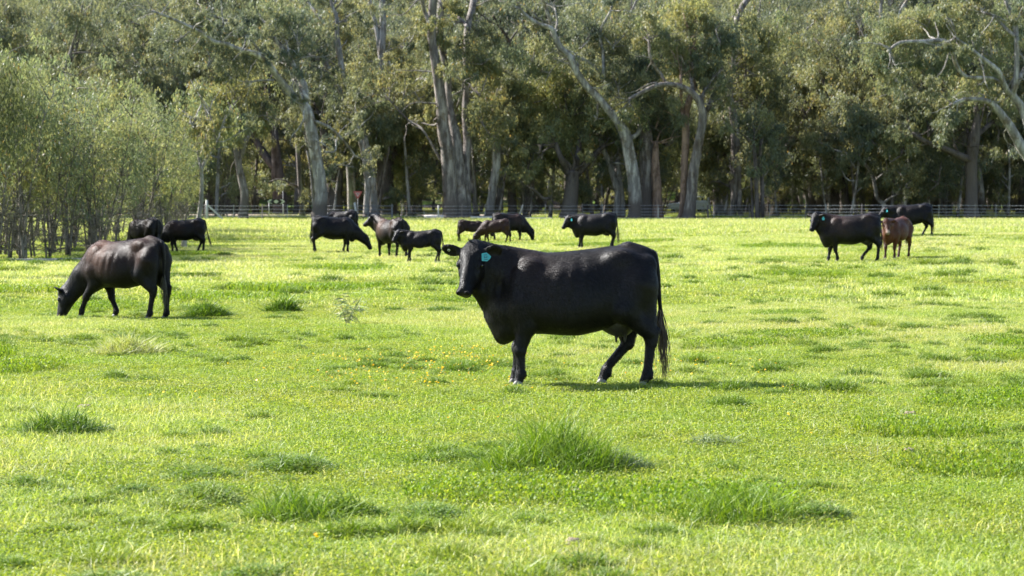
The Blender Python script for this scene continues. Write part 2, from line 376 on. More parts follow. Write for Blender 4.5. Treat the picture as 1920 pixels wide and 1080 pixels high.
# ================================================================ TREES
def gum_patch(m, col):
    pos = m.n('NewGeometry').outputs['Position']
    a = m.noise(pos, .22, 2, .5)
    return m.mix(1., col, m.mix(m.ramp(a, [(.36, (0, 0, 0)), (.64, (1, 1, 1))]), (.88, .95, 1.02), (1.10, 1.08, 1.0)), 'MULTIPLY')
M_leaf = leafy('gum_leaf', trans=.5, rough=.5, spec=.4, patch=gum_patch, objvar=.16, tcol=(1.2, 1.12, .80), gain=1.26)
M_leaf_s = leafy('young_gum_leaf', trans=.5, rough=.5, spec=.35, objvar=.24, tcol=(1.08, 1.14, .8))
# (trunk materials)
def bark(name, pale, dark, mixpos=(.45, .62), rough=.75, stretch=(2.2, 2.2, .35)):
    m = N(name); tc = m.n('TexCoord').outputs['Object']
    a = m.noise(m.mapping(tc, stretch), 1.6, 4, .6); b = m.noise(m.mapping(tc, (9, 9, .8)), 2.2, 4, .65)
    c = m.mix(m.ramp(a, [(mixpos[0], (0, 0, 0)), (mixpos[1], (1, 1, 1))]), pale, dark)
    c = m.mix(1., c, m.ramp(b, [(.25, (.62, .60, .58)), (.7, (1.12, 1.1, 1.05))]), 'MULTIPLY')
    k3 = m.noise(m.mapping(tc, (1.2, 1.2, .9)), 1.1, 5, .7)      # blotches where bark has shed
    c = m.mix(m.ramp(k3, [(.52, (0, 0, 0)), (.60, (1, 1, 1))]), c, m.mix(1., c, (.62, .55, .46), 'MULTIPLY'))
    st = m.n('Attribute', attribute_name='Col').outputs[0]      # rough dark stocking at the butt of the tree
    stn = m.math('ADD', st, m.math('MULTIPLY', m.math('SUBTRACT', b, .5), .8))
    rc = m.mix(b, (.045, .036, .03), (.15, .12, .10))
    c = m.mix(m.ramp(stn, [(.35, (0, 0, 0)), (.6, (1, 1, 1))]), c, rc)
    p = m.n('BsdfPrincipled', {'Base Color': c, 'Roughness': rough, 'Specular IOR Level': .3})
    m.set(p.inputs['Normal'], m.n('Bump', {'Height': b, 'Strength': .8, 'Distance': .05}).outputs[0])
    return m.finish(p)
M_bark_w = bark('smooth_gum_bark', (.52, .49, .45), (.19, .175, .165), (.32, .54))
M_bark_g = bark('grey_gum_bark', (.34, .30, .27), (.11, .092, .085), (.33, .56))
M_bark_d = bark('rough_gum_bark', (.11, .09, .08), (.05, .04, .036))
M_bark_r = bark('russet_gum_bark', (.30, .20, .15), (.14, .092, .07))
M_stem = bark('sapling_bark', (.21, .185, .155), (.08, .068, .058), stretch=(6, 6, 1.2))

def leaf_quads(r, C, rad, n, L, W, base, flat=.85, droop=1.25, spread=.17):
    """Leaves in a clump-shaped shell about each centre C (k,3), rad (k,), n leaves each."""
    k = len(C); tot = k * n; cc = np.repeat(C, n, 0); rr = np.repeat(rad, n)
    d = r.randn(tot, 3); d /= np.linalg.norm(d, axis=1)[:, None]
    q = r.rand(tot) ** .45
    off = d * (rr * q)[:, None] * np.array([1, 1, flat])
    # ragged: several smaller sprays inside one clump
    sub = r.randn(k, 6, 3) * (rad[:, None, None] * np.array([.62, .62, .52])); si = r.randint(0, 6, tot)
    sub = sub[np.repeat(np.arange(k), n), si]
    m_ = r.rand(tot) < .74
    off[m_] = sub[m_] + r.randn(m_.sum(), 3) * (rr[m_] * spread)[:, None] * np.array([1, 1, 1.25])
    P = cc + off
    ax = np.stack([r.randn(tot) * .45, r.randn(tot) * .45, -droop * (.5 + .7 * r.rand(tot))], -1) + d * .35
    ax /= np.linalg.norm(ax, axis=1)[:, None]
    sd = np.cross(ax, r.randn(tot, 3)); sd /= np.linalg.norm(sd, axis=1)[:, None]
    l = (L * (.6 + .8 * r.rand(tot)))[:, None]; w = (W * (.7 + .6 * r.rand(tot)))[:, None]
    V = np.stack([P, P + ax * l * .4 + sd * w * .5, P + ax * l, P + ax * l * .4 - sd * w * .5], 1).reshape(-1, 3)
    F = np.arange(tot * 4).reshape(-1, 4)
    base = np.asarray(base); ci = np.repeat(r.randint(0, len(base), k), n); mixr = r.rand(tot) < .3
    ci[mixr] = r.randint(0, len(base), mixr.sum())
    c = base[ci] * (.75 + .5 * r.rand(tot, 1)); yel = r.rand(tot) < .025
    c[yel] = np.array([.22, .15, .055]) * (.7 + .5 * r.rand(yel.sum(), 1))
    return V, F, np.repeat(c, 4, 0)
LEAF_A = [(.149, .155, .080), (.118, .134, .076), (.183, .180, .090), (.10, .116, .077)]
LEAF_B = [(.18, .187, .090), (.148, .165, .082), (.212, .205, .098), (.12, .145, .082)]
LEAF_C = [(.088, .100, .062), (.105, .115, .060), (.075, .088, .060)]

def limb(r, p, d, L, r0, r1, k=6, wob=.12, up=.0):
    P = [np.array(p, float)]; d = np.array(d, float); d /= np.linalg.norm(d)
    for i in range(k):
        d = d + r.randn(3) * wob + np.array([0, 0, up]); d /= np.linalg.norm(d); P.append(P[-1] + d * L / k)
    return np.array(P), np.linspace(r0, r1, k + 1), d
def gum(seed, h, fork=.4, spread=.5, limbs=4, r0=.4, low=0., crad=1.25, lean=.05):
    """Open eucalypt: returns tube specs and clump centres."""
    r = rs(seed); specs, C, Q = [], [], []
    P, rad, d = limb(r, (0, 0, -.4), (r.randn() * lean, r.randn() * lean, 1), h * fork + .4, r0, r0 * .66, 7, .035, .03)
    rad[0] = r0 * 1.5; specs.append((P, rad)); top = P[-1]
    for i in range(limbs):
        a = i * 6.283 / limbs + r.rand() * .9; s = spread * (.6 + .8 * r.rand()); start = top if i < 3 else P[-2]
        P1, R1, d1 = limb(r, start, (math.cos(a) * s, math.sin(a) * s, 1 - .2 * r.rand()), h * (1 - fork) * (.62 + .3 * r.rand()), r0 * .5, r0 * .16, 8, .13, .05)
        specs.append((P1, R1)); C.append(P1[-1]); Q.append(crad)
        for j in range(3 + r.randint(3)):
            q = 2 + r.randint(6); dd = r.randn(3); dd[2] = .35 + .5 * r.rand(); L2 = h * .2 * (.6 + .7 * r.rand())
            P2, R2, d2 = limb(r, P1[q], dd, L2, R1[q] * .6, .035, 5, .2, .05); specs.append((P2, R2)); C.append(P2[-1]); Q.append(crad * (.75 + .4 * r.rand()))
            if r.rand() < .75: C.append(P2[3] + r.randn(3) * .4 - np.array([0, 0, .3])); Q.append(crad * .7)
            P3, R3, d3 = limb(r, P2[2], r.randn(3) + np.array([0, 0, .1]), L2 * .6, .06, .02, 4, .2); specs.append((P3, R3)); C.append(P3[-1]); Q.append(crad * .7)
    nlow = int(low * 10)
    for i in range(nlow):     # epicormic growth and hanging branches lower on the bole
        a = r.rand() * 6.28; z = h * (.12 + .45 * r.rand()); L2 = h * (.08 + .12 * r.rand())
        P2, R2, d2 = limb(r, (P[-1][0] * .5, P[-1][1] * .5, z), (math.cos(a), math.sin(a), .35), L2, .09, .025, 4, .2); specs.append((P2, R2))
        C.append(P2[-1]); Q.append(crad * (.6 + .4 * r.rand()))
    return specs, np.array(C), np.array(Q)
def stocking(h, amt=1.0):
    def f(V):
        c = np.clip((h - V[:, 2]) / max(h, .1) * 1.2, 0, 1) * amt; return np.stack([c, c, c], -1)
    return f

# ---- prototypes of whole trees
big = []
for k, (h, fk, sp, nl, r0, lo, bk, lf) in enumerate([
        (21, .42, .42, 4, .45, 1.1, M_bark_w, LEAF_A), (18, .33, .55, 4, .50, 1.3, M_bark_g, LEAF_A), (23, .5, .35, 4, .42, 1.0, M_bark_w, LEAF_C),
        (16, .28, .6, 5, .48, .9, M_bark_d, LEAF_A), (19, .38, .5, 4, .40, 1.4, M_bark_g, LEAF_B), (14, .3, .6, 4, .30, 1.0, M_bark_w, LEAF_B),
        (20, .45, .4, 5, .52, .9, M_bark_d, LEAF_C)]):
    sp_, C, Q = gum(100 + k, h, fk, sp, nl, r0, lo)
    r = rs(200 + k); V, F, c = leaf_quads(r, C, Q * 1.12, 420, .27, .082, lf)
    big.append((tubes('trunk', sp_, bk, 7, .08, stocking(h * (.10 + .12 * r.rand()))), mesh_from('crown', V, F, M_leaf, c, smooth=False), h))
slim = []
for k in range(4):      # slender pole trees in the wood
    h = 9 + 2.2 * k; sp_, C, Q = gum(300 + k, h, .55, .3, 2, .12 + .02 * k, .5, .8, .10)
    r = rs(310 + k); V, F, c = leaf_quads(r, C, Q, 240, .27, .08, LEAF_A)
    slim.append((tubes('trunk', sp_, [M_bark_w, M_bark_g][k % 2], 6, .05, stocking(1.)), mesh_from('crown', V, F, M_leaf, c, smooth=False), h))
def plant(name, meshes, loc, rotz, s, sz=1.0, **kw):
    e = link(name, None, None, loc, rotz); e.scale = (s, s, s * sz)
    link('trunk', meshes[0], e); link('crown', meshes[1], e)
    tag(e, **kw); return e
KLAB = ['tall smooth white barked gum', 'broad crowned grey barked gum', 'very tall pale gum with a high narrow crown', 'low branching dark barked gum', 'leafy grey gum with a yellow green crown', 'shortish pale gum with a bright bushy crown', 'heavy dark trunked gum with a dull green crown']
def car_light(x, y):      # open lane through which the sun reaches the parked car
    dx, dy = x - 19.1, y - 262; t = dx * -.875 + dy * .485; return -2 < t < 34 and abs(dx * .485 + dy * .875) < 4.2
rW = rs(7)
placed = []
def ok(x, y, dmin):
    for a, b in placed:
        if (a - x) ** 2 + (b - y) ** 2 < dmin * dmin: return False
    placed.append((x, y)); return True
# wood behind the front row
def in_gap(x, y): px = x / y * FPX + 960; return (209 < y < 234 and x < 13) or (y < 220 and 478 < px < 562) or (y < 212 and 655 < px < 686)    # the road and the signs
for band, (ya, yb, cnt, dm) in enumerate([(206, 236, 36, 3.6), (236, 275, 62, 4.5), (275, 325, 62, 5.0)]):
    c = 0; t = 0
    while c < cnt and t < 4000:
        t += 1; y = ya + rW.rand() * (yb - ya); hw = .212 * y + 7; x = (rW.rand() * 2 - 1) * hw
        if in_gap(x, y) or car_light(x, y) or not ok(x, y, dm): continue
        if abs((x / y) * FPX + 960 - 1290) < 50 and y < 270 : continue      # leave the parked car in sight
        k = rW.randint(len(big)); c += 1
        plant('gum_tree', big[k], (x, y, float(ground_z(x, y))), rW.rand() * 6.28, .8 + .4 * rW.rand(), .85 + .35 * rW.rand(),
              label=KLAB[k] + ' in the shaded wood beyond the fence', cat='tree', group='gum trees standing in the wood')
placed2 = placed[:]
for i in range(225):
    y = 200 + rW.rand() ** 1.2 * 100 if i < 165 else 198 + 9 * rW.rand(); hw = .212 * y + 5; x = (rW.rand() * 2 - 1) * hw
    if in_gap(x, y) or car_light(x, y) or not ok(x, y, 1.4) or (y < 270 and abs((x / y) * FPX + 960 - 1290) < 50): continue
    k = rW.randint(4) if i < 165 else 2 * rW.randint(2)
    plant('gum_pole', slim[k], (x, y, float(ground_z(x, y))), rW.rand() * 6.28, .75 + .5 * rW.rand(),
          label='slender pale gum pole growing between the big trunks of the wood', cat='tree', group='slender gum poles in the wood')
# far wooded hill: a mass nobody could count
hill = bpy.data.collections.new('hill_tree'); gn_col['hill_tree'] = hill
hillt = bpy.data.collections.new('hill_trunk'); gn_col['hill_trunk'] = hillt
for k, (tr, cr, h) in enumerate(big[:5]):
    hill.objects.link(bpy.data.objects.new(f'hill_crown_{k:02d}', cr)); hillt.objects.link(bpy.data.objects.new(f'hill_trunk_{k:02d}', tr))
P = []; r = rs(91)
for y in np.arange(206, 640, 8.0):
    hw = .212 * y + (70 if y < 322 else 60); xx = np.arange(-hw, hw, 7.5); P.append(np.stack([xx, np.full_like(xx, y)], -1))
P = np.concatenate(P); P += (r.rand(*P.shape) - .5) * 6; P = P[(P[:, 1] > 320) | (np.abs(P[:, 0]) > .212 * P[:, 1] + 9)]; n = len(P)
s = .7 + .5 * r.rand(n)
pp, rr_, ss_, ii_ = np.stack([P[:, 0], P[:, 1], ground_z(P[:, 0], P[:, 1]) - .5], -1), r.rand(n) * 6.28, np.stack([s, s, s * .9], -1), r.randint(0, 5, n)
for g_ in ('hill_tree', 'hill_trunk'):
    tag(gn_scatter('forest', pp, rr_, ss_, ii_, g_, tilt=0), 'wooded hillside far behind the front gum trees', kind='stuff')
# ---- the gums one can tell apart: (distance, bark, stocking height, limbs as (px, py, half width px), label)
# each limb may carry a depth drift; foliage masses are (px, py, radius x px, radius y px, clumps, palette)
HERO = [
 (190, 'w', 2.2, [
   ([(600,415,21),(599,398,16),(602,364,14),(598,326,13.5),(590,281,12.5),(583,243,12),(577,212,11.5),(568,194,10)], 0),
   ([(568,196,8),(553,182,7.5),(532,159,7),(513,133,6.5),(498,114,6),(475,100,5.5),(448,93,5),(422,82,4.5),(399,78,4.3),(377,62,4),(333,40,3),(284,20,2.2)], -5),
   ([(571,200,8),(572,170,7.5),(566,152,7),(554,133,6.5),(543,110,5.5),(528,87,5),(509,68,4.5),(494,57,4),(467,49,3.6),(437,42,3),(410,34,2.6),(375,22,2)], 4),
   ([(500,116,3.4),(487,98,3),(477,83,2.6),(461,65,2)], -2), ([(577,186,4),(560,160,3.6),(547,140,3.2),(535,118,2.4)], 2),
   ([(592,228,3.2),(607,234,3),(623,243,2.8),(646,266,2.4),(668,296,2)], 3), ([(513,151,2.6),(490,151,2.3),(463,154,1.6)], -1.5),
   ([(608,285,2),(628,284,1.8),(630,262,1.2)], 1), ([(543,110,2.4),(540,92,2),(536,75,1.4)], 1)],
  [(330,50,60,40,9,0),(420,30,60,30,9,0),(500,30,50,30,8,1),(390,110,50,22,6,0),(560,60,40,40,7,0),(470,120,30,18,3,0)],
  'tall pale gum leaning left with long bare white limbs reaching over the sapling thicket'),
 (192, 'g', 3.0, [
   ([(456,412,12),(457,395,10),(458,360,8.5),(450,322,7.5),(444,281,6.5),(438,235,4.5),(434,195,3)], 0),
   ([(452,296,4.5),(462,262,4),(471,247,3.4),(473,235,2.4)], 1), ([(441,270,3.5),(434,256,3),(429,247,2.2)], -1),
   ([(473,225,1.6),(490,217,1.5),(505,219,1.2)], 0)],
  [(440,190,52,42,12,1),(420,215,40,34,8,1),(470,205,34,30,7,1),(400,170,30,28,5,1)],
  'slim grey gum with a golden green crown standing between thicket and leaning white gum'),
 (225, 'd', 2.0, [
   ([(526,405,16),(526,390,15),(522,341,14.5),(518,296,11),(513,247,9),(505,205,7),(500,160,5)], 0), ([(521,322,9),(498,292,8),(480,262,6),(468,235,4)], 2)],
  [(500,140,50,40,9,2),(530,190,40,34,7,0),(470,215,30,20,4,2)],
  'dark forked gum standing behind the arrow board'),
 (202, 'd', 3.0, [
   ([(628,402,16),(626,380,15),(623,330,13),(615,296,10),(608,255,8),(604,215,5)], 0), ([(626,328,9),(638,309,8),(648,290,6),(652,262,4)], 1)],
  [(615,215,48,38,10,2),(650,250,44,36,9,0),(590,180,40,36,8,2)],
  'dark forked gum just right of the leaning white gum'),
 (212, 'w', 1.0, [
   ([(660,400,9),(658,340,8),(652,260,7),(650,205,6),(646,182,5),(642,144,5),(638,106,5.5),(632,65,4.5),(632,34,4),(623,11,3),(615,-20,2)], 0),
   ([(644,180,4.5),(627,152,4),(608,114,3.4),(593,92,3),(577,76,2.4)], -2), ([(640,120,4.5),(628,80,4),(608,45,3.2),(588,18,3),(565,-15,2.2)], 2),
   ([(642,150,3),(620,128,2.6),(600,108,2.2),(566,104,1.8)], -1)],
  [(600,60,50,34,8,0),(650,20,50,30,7,0),(560,30,30,30,5,0)],
  'white gum with twisting dark limbs rising above the give way sign'),
 (197, 'w', .8, [
   ([(688,404,8),(687,395,6.5),(689,341,5.8),(683,296,5.5),(676,265,4.6),(668,235,3.5)], -1),
   ([(703,404,12),(701,395,10.5),(698,350,9.5),(694,310,8.5),(688,280,7),(684,255,5)], 1)],
  [(680,210,50,38,9,0),(705,240,40,30,7,0),(660,190,40,30,6,2)],
  'twin stemmed pale gum immediately right of the give way sign'),
 (203, 'd', 6.0, [
   ([(726,405,28),(724,392,23),(722,350,19),(722,322,18),(719,290,15),(718,265,13),(714,235,9)], 0), ([(726,318,14),(735,280,13),(738,250,12),(739,225,8)], 2),
   ([(775,392,5),(768,360,5),(762,320,5),(756,296,4.5),(748,270,3.6)], 3)],
  [(720,200,56,40,12,2),(760,225,48,46,12,0),(690,160,44,40,8,0),(775,180,40,44,9,2)],
  'broad dark double trunked gum behind the dark steel rail panel'),
 (236, 'w', .5, [
   ([(716,396,11),(716,300,9),(715,180,8),(715,121,7),(716,91,7.5),(718,46,6.5),(717,0,6),(716,-30,5)], 0), ([(715,118,5),(707,57,4.5),(695,11,4),(690,-18,3)], 1),
   ([(735,130,2.4),(728,112,2.2),(724,95,1.6)], 0)],
  [(760,60,50,40,9,0),(670,80,40,40,7,0),(760,130,50,34,9,1)],
  'tall straight white gum whose forked top leaves the picture above the dark trunk'),
 (194, 'g', 2.5, [
   ([(846,412,24),(847,400,19),(845,360,16.5),(843,342,16),(839,285,14.5),(832,247,13),(828,197,12),(822,152,11),(815,106,9.5),(809,65,9),(811,23,9),(813,-12,8)], 0),
   ([(808,60,4.5),(803,38,4.2),(794,15,3.5),(789,-8,3)], -1),
   ([(868,410,19),(866,400,16),(862,342,14),(855,266,13),(846,215,9),(841,180,8),(840,152,7.5),(832,102,7.5),(824,57,7.5),(826,19,8),(830,-12,7)], 3),
   ([(879,408,9),(876,390,8.5),(874,323,8),(877,266,8.5),(872,213,6.5),(875,160,6.5),(875,95,6.5),(877,49,6.5),(885,19,7),(890,-10,6)], 5),
   ([(877,52,3.5),(866,38,3),(850,24,2.2)], 4), ([(858,200,2.4),(867,170,2.2),(868,150,1.6)], -2), ([(828,305,2.4),(815,280,2.2),(790,240,2.1),(765,225,2),(722,178,1.6)], 2)],
  [(900,150,34,44,8,0),(905,90,34,44,7,2),(790,60,22,40,4,0),(915,225,34,34,8,0),(880,110,16,30,2,0)],
  'giant grey and white gum with three soaring trunks in the middle of the row'),
 (198, 'w', 1.2, [
   ([(917,407,11),(919,392,9.5),(923,361,9),(929,323,9.5),(932,281,9.5),(930,240,7),(925,200,5)], 0), ([(932,270,5),(945,235,4),(950,200,3)], 1)],
  [(935,200,36,40,8,0),(960,150,36,44,8,0),(930,120,30,30,6,2)],
  'smooth pale gum swelling upward to the right of the giant grey gum'),
 (204, 'd', 6, [
   ([(962,402,12),(961,391,10),(959,323,8.5),(962,280,7),(968,240,5)], 0), ([(959,330,5),(972,300,4),(985,270,3)], 1)],
  [(965,250,34,34,7,2),(990,210,30,36,7,0)],
  'dark slender gum by the leaning timber post'),
 (196, 'd', 5.0, [
   ([(1066,410,22),(1068,396,17.5),(1073,342,14.5),(1075,320,12)], 0), ([(1068,330,6.5),(1060,312,6),(1050,292,5.5),(1042,268,4)], -1),
   ([(1076,322,6),(1081,304,6.5),(1085,284,6),(1087,262,4.5)], 1), ([(1080,330,8),(1098,308,7.5),(1117,288,6),(1135,272,4)], 1.5),
   ([(1050,290,2),(1035,275,1.8),(1018,285,1.4)], -1), ([(1030,372,3),(1018,372,3.5),(1005,360,3),(992,350,2)], -2)],
  [(1040,235,54,46,15,1),(1010,265,44,34,10,1),(1065,190,48,40,11,0),(1085,245,36,30,8,1),(990,300,28,24,5,0),(1030,160,40,34,8,1)],
  'stout dark gum forking low under a bright bushy crown behind a grazing cow'),
 (199, 'w', .4, [
   ([(1158,404,8),(1157,391,7.5),(1159,361,7.5),(1149,326,7),(1140,300,6),(1132,281,4.5),(1125,262,3)], 0),
   ([(1166,404,8),(1165,370,7.5),(1160,330,7),(1158,305,6),(1163,280,4.5),(1168,255,3)], 1.5), ([(1144,306,2.4),(1160,306,2.2),(1176,310,1.6)], -1)],
  [(1125,235,36,28,7,1),(1165,240,30,28,6,0)],
  'pale kinked gum stem next to its dark twin between two stout gums'),
 (194, 'w', 2.4, [
   ([(1192,412,20),(1193,398,16),(1190,360,14.5),(1189,342,14),(1180,289,13),(1172,251,12),(1159,228,10),(1140,205,8.5),(1117,178,8),(1098,159,7.5),(1083,137,7),(1068,106,7),(1052,91,6.5),(1039,65,5.5),(1033,53,5),(1007,44,4),(984,27,3.4),(973,13,2.6)], -4),
   ([(1037,62,3.4),(1030,34,3),(1022,12,2.6),(1015,-12,2)], -2), ([(1083,139,4),(1081,120,4.4),(1066,108,4)], 0), ([(1039,65,2.5),(1045,40,2),(1040,15,1.5)], 1),
   ([(1068,108,3.4),(1085,108,3.2),(1110,122,3),(1128,140,2.6),(1134,150,3),(1132,110,2.8),(1128,80,2.4)], 2),
   ([(1175,262,5),(1196,250,4),(1200,225,3)], 2), ([(1132,145,3),(1130,100,2.8),(1125,60,2.6),(1145,20,2.2),(1148,-5,2)], 3)],
  [(1090,60,50,44,9,0),(1150,60,46,40,9,0),(1160,140,44,40,10,0),(1000,90,36,36,6,1),(1030,120,30,24,5,1),(1120,205,30,26,6,1),(1190,190,36,36,8,0),(1210,110,36,40,8,2)],
  'white limbed gum leaning far left above the black cow with the turned head'),
 (196, 'g', 4.0, [
   ([(1217,410,24),(1216,392,20.5),(1216,323,18.5),(1212,266,15),(1208,225,10),(1205,190,6)], 1)],
  [(1240,200,46,46,11,2),(1210,160,40,36,7,2),(1250,250,36,34,8,0)],
  'thick ribbed grey gum trunk standing close beside a reddish stub'),
 (195, 'r', 0, [([(1234,408,13),(1233,392,11),(1231,342,10),(1229,300,8),(1230,265,5)], 1)],
  [(1230,225,20,18,3,2)], 'rough reddish brown gum trunk tight against the thick grey one'),
 (193, 'r', 0, [
   ([(1274,410,6.5),(1278,399,5.8),(1282,361,7.5),(1284,304,7.5),(1286,247,8),(1285,222,7),(1293,186,6.5),(1300,163,5.5),(1298,130,4.5),(1292,95,3.4)], 1),
   ([(1283,226,3),(1278,205,2.6),(1277,165,2.6),(1276,140,2)], -1)],
  [(1300,80,40,36,8,0),(1270,95,26,30,5,1),(1290,30,44,30,8,1)],
  'smooth red brown gum pole in front of the parked car'),
 (192, 'g', 1.3, [
   ([(1291,412,18),(1293,400,13.5),(1297,361,12),(1302,311,11),(1312,258,9.5),(1318,220,9),(1314,197,8),(1302,178,7),(1283,165,6),(1257,158,5),(1230,161,4.6),(1200,175,4.2),(1180,186,3.2)], -3),
   ([(1249,157,3.2),(1240,140,3),(1230,129,3),(1220,108,2.6),(1217,87,2.4),(1218,60,1.8)], -1), ([(1314,205,5.5),(1318,180,4),(1324,165,2.6)], 0),
   ([(1319,215,6),(1329,201,5.4),(1337,178,3.4),(1346,158,2.2)], 1), ([(1300,176,4),(1296,150,3.2),(1290,130,2.4)], 1), ([(1330,195,2.4),(1343,187,1.8),(1350,186,1.2)], 0)],
  [(1225,60,34,30,6,1),(1340,120,44,36,9,0),(1300,110,30,24,5,0),(1350,60,50,36,9,0),(1180,215,26,22,4,1)],
  'grey gum with one long arched bare limb reaching left in front of the parked car'),
 (206, 'w', .6, [([(1345,398,8),(1346,380,7),(1347,340,6),(1349,304,5),(1352,270,4)], 0), ([(1356,398,9),(1357,360,8),(1355,310,6),(1352,280,4.5)], 2)],
  [(1355,235,34,36,8,2),(1340,180,36,34,7,0)], 'short pale edged gum trunk to the right of the parked car'),
 (200, 'g', .3, [
   ([(1371,403,6),(1373,392,5.5),(1378,360,7),(1382,334,9),(1380,285,10),(1377,228,9),(1370,190,6.5),(1366,150,5)], 0), ([(1389,403,6),(1386,390,5.5),(1385,360,6.5),(1383,334,8)], 0),
   ([(1374,150,4),(1377,60,4.5),(1386,23,6),(1401,0,5.5),(1412,-18,4)], 4)],
  [(1400,120,54,46,13,0),(1420,180,46,44,11,2),(1440,60,46,40,10,1),(1370,230,26,24,4,2),(1400,250,34,30,7,2)],
  'violet grey gum on splayed root legs with a pale limb showing at its top'),
 (191, 'd', 0, [([(1422,414,5.5),(1420,395,4.8),(1418,340,4.4),(1416,300,4),(1412,262,3)], 0), ([(1431,414,4.6),(1430,395,4),(1429,340,3.8),(1425,300,3.4),(1428,262,2.4)], .6), ([(1410,414,3),(1411,380,2.6),(1408,330,2.2)], .3)],
  [(1420,240,34,30,8,2),(1440,290,30,30,6,2)], 'cluster of thin dark stems rising from inside the wire fence'),
 (212, 'd', 3, [([(1560,402,24),(1560,380,20),(1558,320,17),(1562,270,14),(1570,225,10)], 1), ([(1536,402,9),(1538,357,8),(1534,300,6),(1532,281,5.4),(1530,250,4)], -3)],
  [(1560,130,64,50,15,1),(1500,190,50,44,12,1),(1620,200,52,44,12,0),(1560,250,46,36,9,2),(1500,110,44,44,10,0),(1480,280,40,36,8,2),(1600,60,50,40,10,0)],
  'dark wide gum under a huge drooping olive crown left of the three right cows'),
 (201, 'w', 0, [([(1659,404,5),(1657,383,4.2),(1646,374,4),(1640,345,3.4),(1634,325,3),(1618,304,2.8),(1590,290,2.2),(1562,280,1.6)], 0), ([(1657,380,2.5),(1668,372,2.2),(1680,366,1.4)], -.5), ([(1640,340,1.8),(1650,330,1.4),(1680,310,1)], 0)],
  [(1670,300,34,30,7,1),(1640,250,36,30,7,1)],
  'bent bare grey limb tree curving left above the red calf'),
 (196, 'd', 8, [
   ([(1822,404,17),(1822,386,13.5),(1822,331,12.5),(1822,292,13),(1828,253,11.5),(1832,228,8),(1830,200,5)], 0), ([(1822,300,7),(1804,294,7.5),(1773,280,5.5),(1734,265,4.4),(1710,250,3)], -2),
   ([(1824,290,4),(1818,262,3.4),(1812,240,2.2)], 1), ([(1830,255,5),(1850,238,4.4),(1868,222,3)], 2), ([(1800,293,3),(1790,272,2.6),(1785,250,2)], -1)],
  [(1790,190,50,36,11,1),(1740,230,46,36,10,1),(1700,330,34,32,7,0),(1760,320,40,34,8,2),(1860,190,40,34,8,1),(1690,270,36,30,7,1)],
  'dark gum with a wide horizontal bough at the right behind the fence'),
 (188, 'w', 1, [
   ([(1975,425,22),(1962,370,16),(1945,325,13.5),(1929,296,12.5),(1913,272,11.5),(1894,237,9.5),(1874,210,8.5),(1859,195,6.5),(1840,187,4.6),(1808,187,4.2),(1781,198,3)], -4),
   ([(1940,318,9),(1928,240,9),(1915,200,9),(1900,179,7.5),(1902,163,6.5),(1906,136,5.5),(1906,78,5),(1902,39,4.4),(1890,12,3.4),(1880,-10,2.6)], 0),
   ([(1903,182,6.5),(1890,172,6),(1878,148,5.2),(1871,132,5),(1847,113,4.2),(1812,86,3.2),(1790,70,2.4)], -3), ([(1903,165,5),(1915,140,4.4),(1930,115,4)], 1),
   ([(1880,160,3.2),(1860,147,3.4),(1812,144,3.6),(1793,121,3.8),(1785,93,4),(1769,76,4),(1727,78,3.4),(1688,80,3),(1664,97,2.4)], -5), ([(1905,70,3),(1885,52,3),(1862,30,2.6),(1840,22,2)], 1)],
  [(1700,60,50,30,9,1),(1740,30,50,30,8,1),(1790,30,50,34,9,1),(1860,80,44,40,8,1),(1760,120,46,30,8,1),(1680,130,46,34,8,1),(1900,30,40,40,7,1),(1640,90,34,34,6,1),(1840,140,30,26,4,1)],
  'white barked gum leaning in from the right edge with snaking pale limbs'),
 (262, 'g', 0, [([(121,130,6),(121,95,5.5),(111,58,5.5),(100,19,4.6),(93,0,4.2),(90,-20,4)], 0), ([(121,440,10),(122,300,9),(121,180,7),(121,128,6)], 0)],
  [(70,40,50,40,9,1),(160,50,50,40,9,0),(110,-10,50,30,6,1)], 'tall gum with a dark bare stem above the sapling thicket at left'),
 (232, 'w', 0, [([(300,430,8),(302,260,7),(305,160,6),(298,135,4.6),(285,122,4),(262,118,3.2),(246,118,2.4)], 0)],
  [(280,70,50,40,9,2),(330,140,40,34,8,0),(230,60,46,40,9,0)], 'gum with a bent grey limb showing over the thicket top'),
 (120, 'w', 0, [([(370,425,4.6),(374,400,4.2),(377,375,4.2),(379,340,3.6),(378,319,3.4),(386,300,2.8),(392,288,2.5),(388,262,2),(387,240,1.6)], 0), ([(379,322,2.6),(373,300,2.4),(371,283,1.6)], .5), ([(388,296,2),(400,280,1.8),(408,262,1.2)], -.5)],
  [(385,235,38,32,8,1),(360,215,34,30,7,1),(405,250,24,22,4,1)], 'young white stemmed gum at the right end of the sapling thicket'),
]
BK = {'w': M_bark_w, 'g': M_bark_g, 'd': M_bark_d, 'r': M_bark_r}
